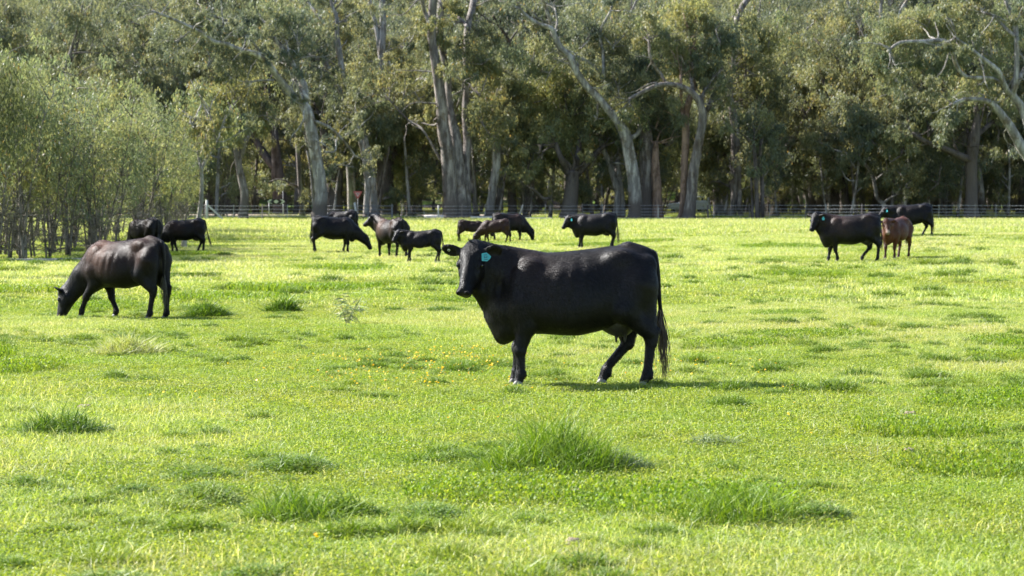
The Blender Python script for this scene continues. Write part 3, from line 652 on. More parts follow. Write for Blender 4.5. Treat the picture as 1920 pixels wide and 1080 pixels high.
for hi, (d, bk, stk, limbs, masses, label) in enumerate(HERO):
    r = rs(500 + hi); b0 = limbs[-1][0][0] if hi == 25 else limbs[0][0][0]
    root = at(b0[0], b0[1], d); gz = float(ground_z(root.x, root.y)); root.z = gz
    e = link('gum_tree', None, None, root); tag(e, label, 'tree')
    specs, tips = [], []
    for li, (pl, drift) in enumerate(limbs):
        P = smooth_line(np.array(pl, float), 3); t = np.linspace(0, 1, len(P)); Q = []
        for (px, py, w), s in zip(P, t):
            dd = d + drift * (s if li else s ** 2 * .5) + (.25 * math.sin(s * 9 + li + hi) if li else 0)
            Q.append(at(px, py, dd) - root)
        Q = np.array(Q); rad = np.maximum(P[:, 2], .5) * np.interp(P[:, 2], [3, 9], [1.0, .90]) * d / FPX
        if pl[0][1] > 385 and not (hi == 25 and li == 0):      # foot it in the ground, flared
            Q = np.vstack([[Q[0][0], Q[0][1], min(-.5, Q[0][2] - .3)], Q]); rad = np.concatenate([[rad[0] * 1.35], rad])
        specs.append((Q, rad))
        n0 = len(Q)
        if pl[-1][1] > -5:
            for j in range(4):                                      # the limb frays into twigs
                dv = unit(Q[-1] - Q[-3]) + r.randn(3) * .55; L = 1.2 + 1.8 * r.rand()
                Pt, Rt, _ = limb(r, Q[-1] - (Q[-1] - Q[-2]) * .5, dv, L, max(.022, rad[-1] * .42), .010, 6, .22, .03); specs.append((Pt, Rt))
                if r.rand() < .5: tips.append(Pt[-1])
                Pt, Rt, _ = limb(r, Pt[3], dv + r.randn(3) * .8, L * .5, .025, .010, 4, .25); specs.append((Pt, Rt))
        for j in range(n0 // 2, n0):                            # side twigs on the upper half
            if P[min(j, len(P) - 1), 1] < 275 and r.rand() < .5:
                dv = r.randn(3) * np.array([1, 1, .7]); L = 1.1 + 3.0 * r.rand() ** 1.5
                Pt, Rt, _ = limb(r, Q[j], dv, L, min(.03 + .016 * L, rad[j] * .6), .014, 6, .25); specs.append((Pt, Rt))
                if r.rand() < .4: tips.append(Pt[-1])
    C, Qr, pal = [], [], []
    k_ = d / FPX
    for (cx, cy, rx, ry, n, pi_) in masses:
        for q in range(int(n * 1.15)):
            a = r.rand() * 6.283; s = math.sqrt(r.rand()); dep = (r.rand() * 1.15 + .12) * rx * k_ * .9 + .8
            c = np.array(at(cx + math.cos(a) * rx * s, cy + math.sin(a) * ry * s, d + dep) - root)
            C.append(c); Qr.append((.75 + .75 * r.rand()) * .95); pal.append(pi_)
            if r.rand() < .5:                                    # the branch that carries it
                src = np.array(at(cx, cy + ry * .7, d + dep * .5) - root); mid = (src + c) / 2 + r.randn(3) * .3
                specs.append((smooth_line([src, mid, c], 3), np.linspace(.07, .015, 7)))
    for t_ in tips: C.append(t_); Qr.append(.45 + .3 * r.rand()); pal.append(0)
    C = np.array(C); Qr = np.array(Qr); pal = np.array(pal); parts = []
    for pi_, lf in enumerate([LEAF_A, LEAF_B, LEAF_C]):
        mk = pal == pi_
        if mk.any(): parts.append(leaf_quads(r, C[mk], Qr[mk] * (1 if d > 150 else .7), 400 if d > 150 else 200, .26 if d > 150 else .22, .078 if d > 150 else .06, lf))
    V, F, c = cat_parts(parts)
    tk = tubes('trunk', specs, BK[bk], 9, .07, stocking(stk if stk else .01))
    link('trunk', tk, e); link('crown', mesh_from('crown', V, F, M_leaf, c, smooth=False), e)

# ---- thicket of young river gums on the left
sap = []
for k in range(6):
    r = rs(700 + k); specs, C, Q = [], [], []; h = 6.2 + 1.3 * r.rand(); ns = 2 + (k % 3)
    for s_ in range(ns):
        P, rad, dd = limb(r, (r.randn() * .12, r.randn() * .12, -.2), (r.randn() * .10, r.randn() * .10, 1), h * (.75 + .25 * r.rand()), .055, .014, 10, .06, .03)
        specs.append((P, rad))
        for j in range(3, 11):
            for q in range(2):
                v = r.randn(3); v[2] = .5 + r.rand() * .6; L = (.5 + .9 * r.rand()) * (1.25 if j > 4 else .8)
                P2, R2, _ = limb(r, P[j], v, L, .022, .006, 4, .2); specs.append((P2, R2))
                if j > 4 or r.rand() < .15: C.append(P2[-1]); Q.append(.24 + .26 * r.rand())
        for q in range(12):   # dead bare twigs low down
            v = r.randn(3); v[2] = .3 + .5 * r.rand(); P2, R2, _ = limb(r, P[1 + r.randint(3)], v, .5 + .9 * r.rand(), .016, .005, 4, .25); specs.append((P2, R2))
    n_ = 3300 // max(1, len(C)); V, F, c = leaf_quads(r, np.array(C), np.array(Q) * 1.15, n_, .17, .045, [(.225, .225, .105), (.18, .195, .095), (.27, .25, .115), (.135, .16, .085)], flat=1.0, spread=.26)
    sap.append((tubes('trunk', specs, M_stem, 6, .05), mesh_from('crown', V, F, M_leaf_s, c, smooth=False), h))
r = rs(77); pl = []; c = 0
def thick_front(px):      # nearest row of stems as a photograph row
    return np.interp(px, [-120, 0, 120, 200, 260, 330, 400], [492, 489, 487, 480, 466, 440, 424])
t = 0
while c < 84 and t < 9000:
    t += 1; px = -130 + 490 * r.rand(); row = thick_front(px); p0 = on_ground(px, row)
    y = p0.y + 42 * r.rand() ** 1.25 * (.45 + .55 * (px < 300)); x = (px - 960) / FPX * y
    if any((x - a) ** 2 + (y - b) ** 2 < .8 for a, b in pl): continue
    pl.append((x, y)); k = r.randint(6); c += 1
    e = link('gum_sapling', None, None, (x, y, float(ground_fine(x, y)) - .02), r.rand() * 6.28); s = (.64 + .42 * r.rand()) * (.84 if px > 270 else 1); e.scale = (s, s, s)
    link('trunk', sap[k][0], e); link('crown', sap[k][1], e)
    tag(e, 'thin young gum sapling in the dense thicket at the edge of the paddock', 'sapling', 'young gum saplings of the thicket')
# young growth standing in the wood itself, seen between the big trunks
r = rs(78); c = 0; t = 0
while c < 165 and t < 4000:
    t += 1; y = 203 + 80 * r.rand() ** 1.2; x = (r.rand() * 2 - 1) * (.212 * y + 4)
    if in_gap(x, y) or car_light(x, y) or (y < 268 and abs(x / y * FPX + 960 - 1290) < 46): continue
    k = r.randint(6); c += 1; e = link('gum_sapling', None, None, (x, y, float(ground_z(x, y)) - .1), r.rand() * 6.28); s = .40 + .85 * r.rand(); e.scale = (s * 1.25, s * 1.25, s)
    link('trunk', sap[k][0], e); link('crown', sap[k][1], e)
    tag(e, 'bushy young gum filling the shade between the big trunks beyond the fence', 'sapling', 'young gums under the big trees')
# nearer tree off the left edge: hanging sprays come into the picture
r = rs(81); base = gpt(-260, 60); e = link('gum_tree', None, None, base)
tag(e, 'darker nearer gum whose hanging leaves enter at the very left edge of the picture', 'tree')
C, Q, specs = [], [], []
P, rad, _ = limb(r, (0, 0, -.3), (.02, 0, 1), 5.5, .22, .12, 7, .04); specs.append((P, rad))
for (px, py) in [(10, 150), (28, 175), (5, 200), (30, 215), (14, 245), (-8, 270), (-30, 180), (-40, 240), (-20, 130), (-60, 200), (-90, 150), (-110, 230), (-160, 190), (-220, 160), (-280, 200), (-330, 170)]:
    for q in range(2):
        c_ = np.array(at(px + r.randn() * 8, py + r.randn() * 10, 60 + r.randn() * .5) - base); C.append(c_); Q.append(.30 + .14 * r.rand())
    specs.append((smooth_line([P[4 + r.randint(3)], (P[5] + C[-1]) / 2 + np.array([0, 0, .5]), C[-1]], 4), np.linspace(.05, .01, 9)))
V, F, c = leaf_quads(r, np.array(C), np.array(Q) * 1.2, 240, .15, .03, LEAF_C, flat=1.1, spread=.35, droop=1.6)
link('trunk', tubes('trunk', specs, M_stem, 6, .05), e); link('crown', mesh_from('crown', V, F, M_leaf_s, c, smooth=False), e)
# ================================================================ CATTLE
class Field:
    """Signed field on a grid; smooth unions of rounded shapes, meshed as one continuous surface."""
    def __init__(s, lo, hi, h):
        s.lo = np.array(lo, float); s.h = h; s.n = np.ceil((np.array(hi) - s.lo) / h).astype(int) + 1
        s.F = np.full(s.n, 1.0, np.float32)
    def _reg(s, blo, bhi):
        a = np.clip(np.floor((blo - s.lo) / s.h).astype(int), 0, s.n - 1); b = np.clip(np.ceil((bhi - s.lo) / s.h).astype(int) + 1, 1, s.n)
        ax = [s.lo[i] + s.h * np.arange(a[i], b[i]) for i in range(3)]
        X, Y, Z = np.meshgrid(*ax, indexing='ij', sparse=True); return tuple(slice(a[i], b[i]) for i in range(3)), X, Y, Z
    def _put(s, sl, d, k, sub):
        f = s.F[sl]; d = d.astype(np.float32)
        if sub:
            d = -d; h = np.clip(.5 - .5 * (f - d) / k, 0, 1); s.F[sl] = f * (1 - h) + d * h + k * h * (1 - h)
        else:
            h = np.clip(.5 + .5 * (f - d) / k, 0, 1); s.F[sl] = f * (1 - h) + d * h - k * h * (1 - h)
    def cone(s, a, b, ra, rb, k=.03, sub=False, flat=1.0):
        a = np.array(a, float); b = np.array(b, float); m = max(ra, rb) + k * 1.2 + s.h
        sl, X, Y, Z = s._reg(np.minimum(a, b) - m, np.maximum(a, b) + m); ab = b - a; L = ab @ ab + 1e-9
        t = np.clip(((X - a[0]) * ab[0] + (Y - a[1]) * ab[1] + (Z - a[2]) * ab[2]) / L, 0, 1)
        d = np.sqrt((X - a[0] - t * ab[0]) ** 2 + ((Y - a[1] - t * ab[1]) * flat) ** 2 + (Z - a[2] - t * ab[2]) ** 2) - (ra + t * (rb - ra))
        s._put(sl, d, k, sub)
    def ell(s, c, r, Rm=None, k=.03, sub=False):
        c = np.array(c, float); r = np.array(r, float); m = r.max() + k * 1.2 + s.h
        sl, X, Y, Z = s._reg(c - m, c + m); X, Y, Z = np.broadcast_arrays(X - c[0], Y - c[1], Z - c[2])
        if Rm is not None:
            Rm = np.array(Rm, float); X, Y, Z = [X * Rm[i, 0] + Y * Rm[i, 1] + Z * Rm[i, 2] for i in range(3)]
        k0 = np.sqrt((X / r[0]) ** 2 + (Y / r[1]) ** 2 + (Z / r[2]) ** 2); k1 = np.sqrt((X / r[0] ** 2) ** 2 + (Y / r[1] ** 2) ** 2 + (Z / r[2] ** 2) ** 2) + 1e-9
        s._put(sl, k0 * (k0 - 1) / k1, k, sub)
    def loft(s, tab, k=.03, egg=.09, expo=2.25):
        tab = np.array(sorted(tab)); xs = s.lo[0] + s.h * np.arange(s.n[0])
        fine = np.linspace(tab[0, 0], tab[-1, 0], 200); val = [np.interp(fine, tab[:, 0], tab[:, i]) for i in (1, 2, 3)]
        ker = np.hanning(17); ker /= ker.sum(); val = [np.convolve(np.pad(v, 8, mode='edge'), ker, 'valid') for v in val]
        m = (xs > tab[0, 0]) & (xs < tab[-1, 0]); i0, i1 = np.where(m)[0][[0, -1]]
        T, B, W = [np.interp(xs[i0:i1 + 1], fine, v)[:, None, None] for v in val]
        Y = (s.lo[1] + s.h * np.arange(s.n[1]))[None, :, None]; Z = (s.lo[2] + s.h * np.arange(s.n[2]))[None, None, :]
        zc = (T + B) / 2; hh = np.maximum((T - B) / 2, .01); q = np.clip((Z - zc) / hh, -1.3, 1.3); w = np.maximum(W, .01) * (1 - egg * q - .10 * q * q * (q > 0))
        e = (np.abs(Y / w) ** expo + np.abs((Z - zc) / hh) ** expo) ** (1 / expo)
        d = (e - 1) * np.minimum(w, hh) * .9; s._put((slice(i0, i1 + 1), slice(None), slice(None)), d, k, False)
    def mesh(s, smooth=2):
        F = s.F; ins = F < 0; n = np.array(F.shape) - 1
        acc = np.zeros((*n, 3), np.float32); cnt = np.zeros(n, np.float32); quads = []
        for ax in range(3):
            sa = [slice(None)] * 3; sb = [slice(None)] * 3; sa[ax] = slice(0, -1); sb[ax] = slice(1, None)
            fa, fb = F[tuple(sa)], F[tuple(sb)]; ia, ib = ins[tuple(sa)], ins[tuple(sb)]
            I = np.argwhere(ia != ib); va = fa[ia != ib]; vb = fb[ia != ib]; t = va / (va - vb)
            P = I.astype(np.float32); P[:, ax] += t; inside = ia[ia != ib]
            o1, o2 = (ax + 1) % 3, (ax + 2) % 3; cells = []
            for d1, d2 in ((-1, -1), (0, -1), (0, 0), (-1, 0)):
                C = I.copy(); C[:, o1] += d1; C[:, o2] += d2; cells.append(C)
                okm = np.all((C >= 0) & (C < n), axis=1); c = C[okm]
                np.add.at(acc, (c[:, 0], c[:, 1], c[:, 2]), P[okm]); np.add.at(cnt, (c[:, 0], c[:, 1], c[:, 2]), 1)
            Q = np.stack(cells, 1); good = np.all((Q >= 0) & (Q < n), axis=(1, 2)); Q = Q[good]; fl = ~inside[good]
            Q[fl] = Q[fl][:, ::-1]; quads.append(Q)
        idx = -np.ones(n, np.int64); act = cnt > 0; idx[act] = np.arange(act.sum())
        V = acc[act] / cnt[act][:, None] * s.h + s.lo; Q = np.concatenate(quads); Fq = idx[Q[..., 0], Q[..., 1], Q[..., 2]]
        E = np.concatenate([Fq[:, [0, 1]], Fq[:, [1, 2]], Fq[:, [2, 3]], Fq[:, [3, 0]]])
        for _ in range(smooth):
            S = np.zeros_like(V); D = np.zeros(len(V)); np.add.at(S, E[:, 0], V[E[:, 1]]); np.add.at(S, E[:, 1], V[E[:, 0]]); np.add.at(D, E[:, 0], 1); np.add.at(D, E[:, 1], 1)
            V = V * .5 + .5 * S / D[:, None]
        return V, Fq

def coat_mat():
    m = N('cattle_coat'); col = m.n('Attribute', attribute_name='Col').outputs[0]; tc = m.n('TexCoord').outputs['Object']
    wet = m.n('Attribute', attribute_name='wet').outputs['Fac']
    a = m.noise(m.mapping(tc, (1, 1, 1)), 5, 4, .6); hair = m.noise(m.mapping(tc, (90, 90, 30)), 4.0, 3, .75)
    fine = m.noise(tc, 260, 2, .6); lock = m.noise(m.mapping(tc, (20, 20, 8)), 1.6, 4, .65); dust_sheen = m.noise(tc, 3.2, 5, .7)
    c = m.mix(1., col, m.ramp(a, [(.3, (.65, .65, .7)), (.7, (1.35, 1.25, 1.15))]), 'MULTIPLY')
    c = m.mix(1., c, m.ramp(hair, [(.3, (.6, .6, .6)), (.72, (1.5, 1.5, 1.5))]), 'MULTIPLY')
    zz = m.n('SeparateXYZ', {0: tc}).outputs[2]; topz = m.n('MapRange', {0: zz, 1: .95, 2: 1.25}).outputs[0]
    dm = m.math('MULTIPLY', topz, m.ramp(m.math('MULTIPLY', m.math('ADD', dust_sheen, lock), .5), [(.44, (0, 0, 0)), (.62, (1, 1, 1))]))
    c = m.mix(m.math('MULTIPLY', dm, .30), c, (.040, .032, .028))          # dust tone, with the sunlit highlight of the back painted into it
    hgt = m.math('ADD', m.math('ADD', m.math('MULTIPLY', hair, .35), m.math('MULTIPLY', fine, .15)), m.math('MULTIPLY', lock, 1.0))
    rg = m.math('SUBTRACT', m.math('ADD', m.math('MULTIPLY', a, .16), .33), m.math('MULTIPLY', wet, .12))
    p = m.n('BsdfPrincipled', {'Base Color': c, 'Roughness': rg, 'Specular IOR Level': .13, 'Sheen Weight': .008, 'Sheen Roughness': .35})
    if 'Sheen Tint' in p.inputs: p.inputs['Sheen Tint'].default_value = (.75, .82, 1, 1)
    m.set(p.inputs['Normal'], m.n('Bump', {'Height': hgt, 'Strength': .9, 'Distance': .016}).outputs[0])
    return m.finish(p)
M_coat = coat_mat()
m = N('cattle_hair'); p = m.n('BsdfPrincipled', {'Base Color': m.n('Attribute', attribute_name='Col').outputs[0], 'Roughness': .49, 'Specular IOR Level': .25}); M_hair = m.finish(p)
M_hoof = plain('hoof_horn', (.07, .06, .055), .5, .5, bump=.3, bscale=30)
M_hoof_w = plain('pale_hoof_horn', (.17, .155, .14), .5, .5, bump=.3, bscale=30)
M_eye = plain('eye_ball', (.012, .009, .008), .06, .8)
M_rim = plain('eyelid_skin', (.05, .038, .032), .45, .5)
M_tag = plain('turquoise_tag_plastic', (.03, .30, .36), .4, .5)
M_ink = plain('tag_ink', (.008, .05, .10), .5, .4)
M_button = plain('pale_tag_button', (.55, .53, .38), .4, .5)
M_switch = plain('tail_hair', (.022, .018, .016), .42, .5)
M_switch_b = plain('sunbleached_tail_hair', (.10, .065, .04), .45, .5)
M_udder = plain('udder_skin', (.020, .016, .016), .5, .5, bump=.5, bscale=30)
M_forelock = plain('forelock_hair', (.03, .026, .026), .38, .6)
HOOF = None
def hoof_mesh(mat):
    parts = []
    for sgn in (-1, 1):
        rings = []
        for z, fx, bx, w in ((0, .072, -.05, .026), (.02, .064, -.048, .026), (.05, .040, -.038, .024), (.075, .026, -.030, .020)):
            th = np.linspace(0, 2 * np.pi, 9)[:-1]; cx = (fx + bx) / 2; rx = (fx - bx) / 2
            rings.append(np.stack([cx + rx * np.cos(th), sgn * .024 + w * np.sin(th) * (1 - .25 * np.maximum(np.cos(th), 0)), np.full(8, z)], -1))
        V = np.concatenate(rings + [rings[0].mean(0)[None], rings[-1].mean(0)[None]]); F = []
        for a in range(3):
            for b in range(8): F.append([a * 8 + b, a * 8 + (b + 1) % 8, a * 8 + 8 + (b + 1) % 8, a * 8 + 8 + b])
        T = [[32, (b + 1) % 8, b, b] for b in range(8)] + [[33, 24 + b, 24 + (b + 1) % 8, 24 + (b + 1) % 8] for b in range(8)]
        parts.append((V, np.array(F), np.array(T)))
    n = len(parts[0][0]); V = np.concatenate([p[0] for p in parts])
    F = np.concatenate([parts[0][1], parts[1][1] + n]); T = np.concatenate([parts[0][2][:, :3], parts[1][2][:, :3] + n])
    return mesh_from('hoof', V, [F, T], mat)
HOOF = {0: hoof_mesh(M_hoof), 1: hoof_mesh(M_hoof_w)}
def ball(name, r, mat, n=12):
    th = np.linspace(0, np.pi, n // 2 + 1); ph = np.linspace(0, 2 * np.pi, n, endpoint=False)
    V = np.array([[math.sin(t) * math.cos(p), math.sin(t) * math.sin(p), math.cos(t)] for t in th for p in ph]) * r
    F = [[i * n + j, i * n + n + j, i * n + n + (j + 1) % n, i * n + (j + 1) % n] for i in range(n // 2) for j in range(n)]
    return mesh_from(name, V, np.array(F), mat)
EYE = ball('eye', .021, M_eye)
def prism(name, outline, th, mat):
    """Flat plate in local xz, thickness th along y."""
    n = len(outline); o = np.array(outline, float)
    V = np.array([[x, -th / 2, z] for x, z in o] + [[x, th / 2, z] for x, z in o])
    F = [[i, (i + 1) % n, n + (i + 1) % n, n + i] for i in range(n)]
    T = [[0, i + 1, i] for i in range(1, n - 1)][:] ; T = [[0, i, i + 1] for i in range(1, n - 1)] + [[n, n + i + 1, n + i] for i in range(1, n - 1)]
    return mesh_from(name, V, [np.array(F), np.array(T)], mat, smooth=False)
TAGM = prism('ear_tag', [(-.030, -.052), (.030, -.052), (.037, -.012), (.016, .018), (.010, .036), (-.010, .036), (-.016, .018), (-.037, -.012)], .003, M_tag)
TAGM_ROT = prism('ear_tag', [(-.050, .034), (-.048, -.036), (.004, -.040), (.032, -.014), (.040, .006), (.024, .022), (-.002, .044)], .003, M_tag)

def switch(name, P0, P1, width, n, mat, seed, lenvar=.5):
    """Hanging hair: thin tapered strands from P0 down to P1."""
    r = rs(seed); Vs, Fs, off = [], [], 0; P0 = np.array(P0); P1 = np.array(P1)
    for i in range(n):
        f = 1 - lenvar * r.rand() ** 1.6; o = r.randn(3) * np.array([1, 1, .1]); t = np.linspace(0, 1, 7)[:, None]
        st = P0 + (P1 - P0) * .22 * r.rand() + o * .008
        en = P0 + (P1 - P0) * f + o * width * (.5 + .5 * f) + np.array([0, 0, 0])
        bul = np.sin(t * 3.1) * o * width * .35 + np.sin(t * 9 + r.rand() * 6) * r.randn(3) * .006
        P = st + (en - st) * t + bul
        V, F, _ = tube_vf(P, np.linspace(.0055, .0012, 7) * (.7 + .6 * r.rand()), 3, 0); Vs.append(V); Fs.append(F + off); off += len(V)
    return mesh_from(name, np.concatenate(Vs), np.concatenate(Fs), mat)

BASE_TAB = [(-.87, 1.20, 1.08, .01), (-.85, 1.25, .92, .10), (-.80, 1.30, .80, .19), (-.72, 1.335, .72, .245), (-.62, 1.35, .66, .275), (-.50, 1.345, .60, .295), (-.40, 1.335, .55, .315),
            (-.26, 1.315, .515, .335), (-.12, 1.30, .485, .35), (.04, 1.282, .490, .352), (.20, 1.275, .50, .335), (.33, 1.275, .50, .305), (.45, 1.268, .465, .26), (.56, 1.235, .405, .21),
            (.63, 1.16, .415, .165), (.69, 1.07, .50, .125), (.74, .98, .59, .09), (.78, .88, .67, .05), (.79, .82, .72, .01)]
def make_cow(name, label, cat, foot, yaw, S=1.0, poll=(.90, 0, 1.34), u=(.6, 0, -.8), roll=0., hoofs=((.42, .17), (.45, -.17), (-.76, .16), (-.70, -.16)), vox=.025,
             young=0., belly=0., udder=True, tail=((-.835, 0, 1.285), (-.875, 0, 1.12), (-.895, 0, .915), (-.915, 0, .735)), tail_end=(-.95, 0, .08), sw=.05,
             coat=(.0042, .0036, .0042), brown=(.055, .026, .016), browning=.4, tagside=0, main=False, group=None, muzzle=None, pale=0, earfold=0., lopey=0., wither=0.):
    e = link(name, None, None, foot, yaw); e.scale = (S, S, S); tag(e, label, cat, group)
    poll = np.array(poll, float); u = unit(u); up = np.array([0, 0, 1.0]); nrm = up - (up @ u) * u
    if np.linalg.norm(nrm) < .3: nrm = np.array([1., 0, .2]) - (np.array([1., 0, .2]) @ u) * u
    nrm = unit(nrm); sd = np.cross(nrm, u)                       # sd points to the animal's left
    if roll: nrm, sd = nrm * math.cos(roll) + sd * math.sin(roll), sd * math.cos(roll) - nrm * math.sin(roll)
    hs = (1.04 if main else 1.08) + .06 * young                                          # calves: bigger heads, finer legs, tucked bellies
    H = lambda a, b, c=0.: poll + u * a * (1 + .5 * (hs - 1)) + hs * (nrm * b + sd * c * 1.08)
    RH = np.array([u, nrm, sd])
    tab = [(x, t + wither * (x > .3) * .03, b + (.10 * young + .04 * (-belly)) * (1 - abs(x) / .9) + .05 * young, w * (1 - .22 * young) * (1 + .08 * belly)) for x, t, b, w in BASE_TAB]
    ext = [poll, H(.55, 0), np.array([-1.0, 0, 0]), np.array([.85, 0, 1.45])] + [H(.1, .1, s_ * .34) for s_ in (-1, 1)]
    lo = np.min(ext, axis=0) - .06; hi = np.max(ext, axis=0) + .08; lo[1] = min(lo[1], -.46); hi[1] = max(hi[1], .46); lo[2] = min(lo[2], .03); hi[0] = max(hi[0], .9)
    f = Field(lo, hi, vox); fl = 1 - .12 * young
    f.loft(tab, k=.02)
    # pelvis, hooks and pins, tail head
    f.cone((-.845, 0, 1.25), (-.60, 0, 1.315), .04, .06, .06)
    for s_ in (-1, 1):
        f.ell((-.52, s_ * .185 * fl, 1.225), (.12, .06, .07), k=.10); f.ell((-.80, s_ * .13 * fl, 1.16), (.07, .06, .09), k=.06)
        f.ell((-.70, s_ * .17 * fl, .96), (.17, .115 * fl, .27), k=.07)
        f.ell((.38, s_ * .205 * fl, .92), (.17, .10 * fl, .30), [[.97, 0, .2], [0, 1, 0], [-.2, 0, .97]], k=.08)   # shoulder blade
        f.ell((.56, s_ * .13 * fl, .78), (.12, .10 * fl, .13), k=.08)
        f.ell((.0, s_ * .25, .86), (.30, .11, .26), k=.10)                                                          # barrel
    # neck
    nb = [((.34, 0, 1.15), .125), ((.46, 0, .98), .20), ((.58, 0, .75), .165)]
    ne = [(H(-.03, -.06), .085), (H(.03, -.13), .105), (H(.13, -.18), .075)]
    mid = (np.array(nb[1][0]) + ne[1][0]) / 2 + np.array([.02, 0, .03])
    f.cone(nb[0][0], ne[0][0], nb[0][1], ne[0][1] * 1.02, .09); f.cone(nb[1][0], mid, .20, .15, .08); f.cone(mid, ne[1][0], .15, ne[1][1], .08); f.cone(nb[2][0], ne[2][0], nb[2][1], ne[2][1], .09)
    f.cone((.615, 0, .475 + .03 * young), (.715, 0, .82), .055 * (1 - .4 * young), .085, .06, flat=1.6)                                           # brisket and dewlap
    dm = (np.array([.74, 0, .82]) + H(.14, -.20)) / 2 + np.array([0, 0, -.02]); f.cone((.70, 0, .74), dm, .06, .055, .07, flat=1.5); f.cone(dm, H(.15, -.19), .06, .055, .06, flat=1.4)
    # head
    f.ell(H(.075, -.075), (.125 * hs, .105 * hs, .108 * hs), RH, k=.05); f.cone(H(.06, -.045, -.045), H(.06, -.045, .045), .075 * hs, .075 * hs, .04)
    f.ell(H(-.005, -.015), (.055, .045, .062), RH, k=.05)
    f.cone(H(.12, -.065), H(.41, -.075), .092 * hs, .056 * hs, .045); f.cone(H(.10, -.03, 0), H(.42, -.045, 0), .055, .035, .04)
    for s_ in (-1, 1):
        f.cone(H(.10, -.15, s_ * .045), H(.37, -.120, s_ * .025), .082 * hs, .042, .045)
        f.ell(H(.165, -.045, s_ * .092), (.042, .034, .030), RH, k=.025)
        f.ell(H(.20, -.10, s_ * .075), (.07, .06, .035), RH, k=.03)
    f.ell(H(.455, -.078), (.050, .062, .074), RH, k=.03); f.ell(H(.425, -.130), (.062, .036, .055), RH, k=.02); f.cone(H(.30, -.15), (.735, 0, .79), .055, .075, .06, flat=1.2) if poll[2] > 1 else None
    if vox < .02:
        for s_ in (-1, 1):
            f.ell(H(.488, -.052, s_ * .040), (.032, .032, .030), RH, k=.012)
            f.ell(H(.512, -.052, s_ * .046), (.032, .021, .018), RH, k=.006, sub=True)
            f.cone(H(.49, -.122, s_ * .02), H(.33, -.128, s_ * .075), .0065, .006, .010, sub=True)
            f.ell(H(.178, -.050, s_ * .120), (.022, .016, .018), RH, k=.008, sub=True)
            f.cone(H(.150, -.022, s_ * .108), H(.200, -.026, s_ * .104), .011, .010, .012)
        f.cone(H(.505, -.112, -.03), H(.505, -.112, .03), .006, .006, .008, sub=True)
    ears = {}
    for s_ in (-1, 1):
        fold = earfold if s_ == 1 else 0.; lp = lopey
        base = H(.035, -.035, s_ * .095); dr = unit(sd * s_ * (1 - .25 * abs(fold)) + nrm * (-.08 + .24 * (s_ < 0) * (1 if main else 0) - lp) + u * (-.12 - .15 * fold))
        face = unit(u * .85 + nrm * .3 - dr * ((u * .85 + nrm * .3) @ dr)); wdir = np.cross(dr, face); RE = np.array([dr, wdir, face]); el = .20 * (1 - .18 * abs(fold)) * (1 + .1 * young)
        f.cone(base - dr * .01, base + dr * el * .35, .030, .034, .02)
        f.ell(base + dr * el * .55, (el * .52, .070, max(.019, vox * .85)), RE, k=.018)
        if vox < .02: f.ell(base + dr * el * .60 + face * .022, (el * .38, .048, .020), RE, k=.010, sub=True)
        ears[s_] = (base + dr * el * .66, dr, wdir, face)
    # legs
    lr = 1 - .10 * young
    for i, (hx, hy) in enumerate(hoofs):
        s_ = 1 if i % 2 == 0 else -1
        if i < 2:
            kx = hx + (.40 - hx) * .42 + .015
            f.cone((.40, s_ * .20 * fl, .80), (.37, s_ * .185 * fl, .60), .125 * lr, .096 * lr, .06); f.cone((.37, s_ * .185 * fl, .60), (kx, hy, .37), .094 * lr, .058 * lr, .04)
            f.ell((kx + .006, hy, .355), (.052 * lr, .050 * lr, .066), k=.03); f.cone((kx, hy, .34), (hx, hy, .15), .046 * lr, .038 * lr, .03)
            f.ell((hx - .004, hy, .125), (.050 * lr, .043 * lr, .048), k=.025); f.cone((hx, hy, .12), (hx + .02, hy, .055), .041 * lr, .045, .02)
        else:
            df = hx + .76; kx = -.825 + df * .55; kz = .475 - .10 * abs(df); sx = -.56 + df * .18
            f.cone((-.70, s_ * .185 * fl, .98), (sx - .02, s_ * .20 * fl, .74), .17 * fl, .135 * lr, .06); f.cone((sx - .02, s_ * .20 * fl, .74), (kx + .04, (hy + s_ * .18) / 2, kz + .05), .132 * lr, .070 * lr, .05)
            f.cone((-.76, s_ * .15 * fl, .85), (kx + .01, hy, kz + .06), .11 * fl, .050, .05)
            f.cone((kx - .045, hy, kz + .07), (kx + .005, hy, kz - .05), .030, .040, .03); f.ell((kx + .015, hy, kz - .005), (.058 * lr, .048 * lr, .075), k=.03)
            f.cone((kx + .015, hy, kz - .03), (hx - .015, hy, .16), .048 * lr, .040 * lr, .03)
            f.ell((hx - .018, hy, .13), (.052 * lr, .045 * lr, .050), k=.025); f.cone((hx - .01, hy, .12), (hx + .018, hy, .055), .043 * lr, .046, .02)
            if vox < .02: f.ell((hx - .052, hy + .02, .095), (.016, .013, .018), k=.015); f.ell((hx - .052, hy - .02, .095), (.016, .013, .018), k=.015)
    V, Fq = f.mesh(2)
    # skin folds and muscle relief on the nearest animals
    if vox < .02:
        rel = .020 * (fbm(V[:, 0] * 4.2, V[:, 2] * 3 + V[:, 1] * 2, 3, 2) - .5) * np.clip((V[:, 2] - .4) / .2, 0, 1) + .005 * np.sin(V[:, 0] * 48 + V[:, 2] * 10) * np.exp(-((V[:, 0] + .02) / .22) ** 2) * np.exp(-((V[:, 2] - .95) / .2) ** 2) + .004 * (vnoise(V[:, 0] * 15, V[:, 2] * 9, 4) - .5)
        nk = np.exp(-((V[:, 0] - .66) / .16) ** 2) * np.exp(-((V[:, 2] - 1.0) / .22) ** 2) * (V[:, 1] > .02)
        fold_ = .0035 * nk * np.sin((V[:, 0] * .9 + V[:, 2] * .10) * 85)
        V[:, 1] += np.sign(V[:, 1]) * (rel + (fold_ if main else 0))
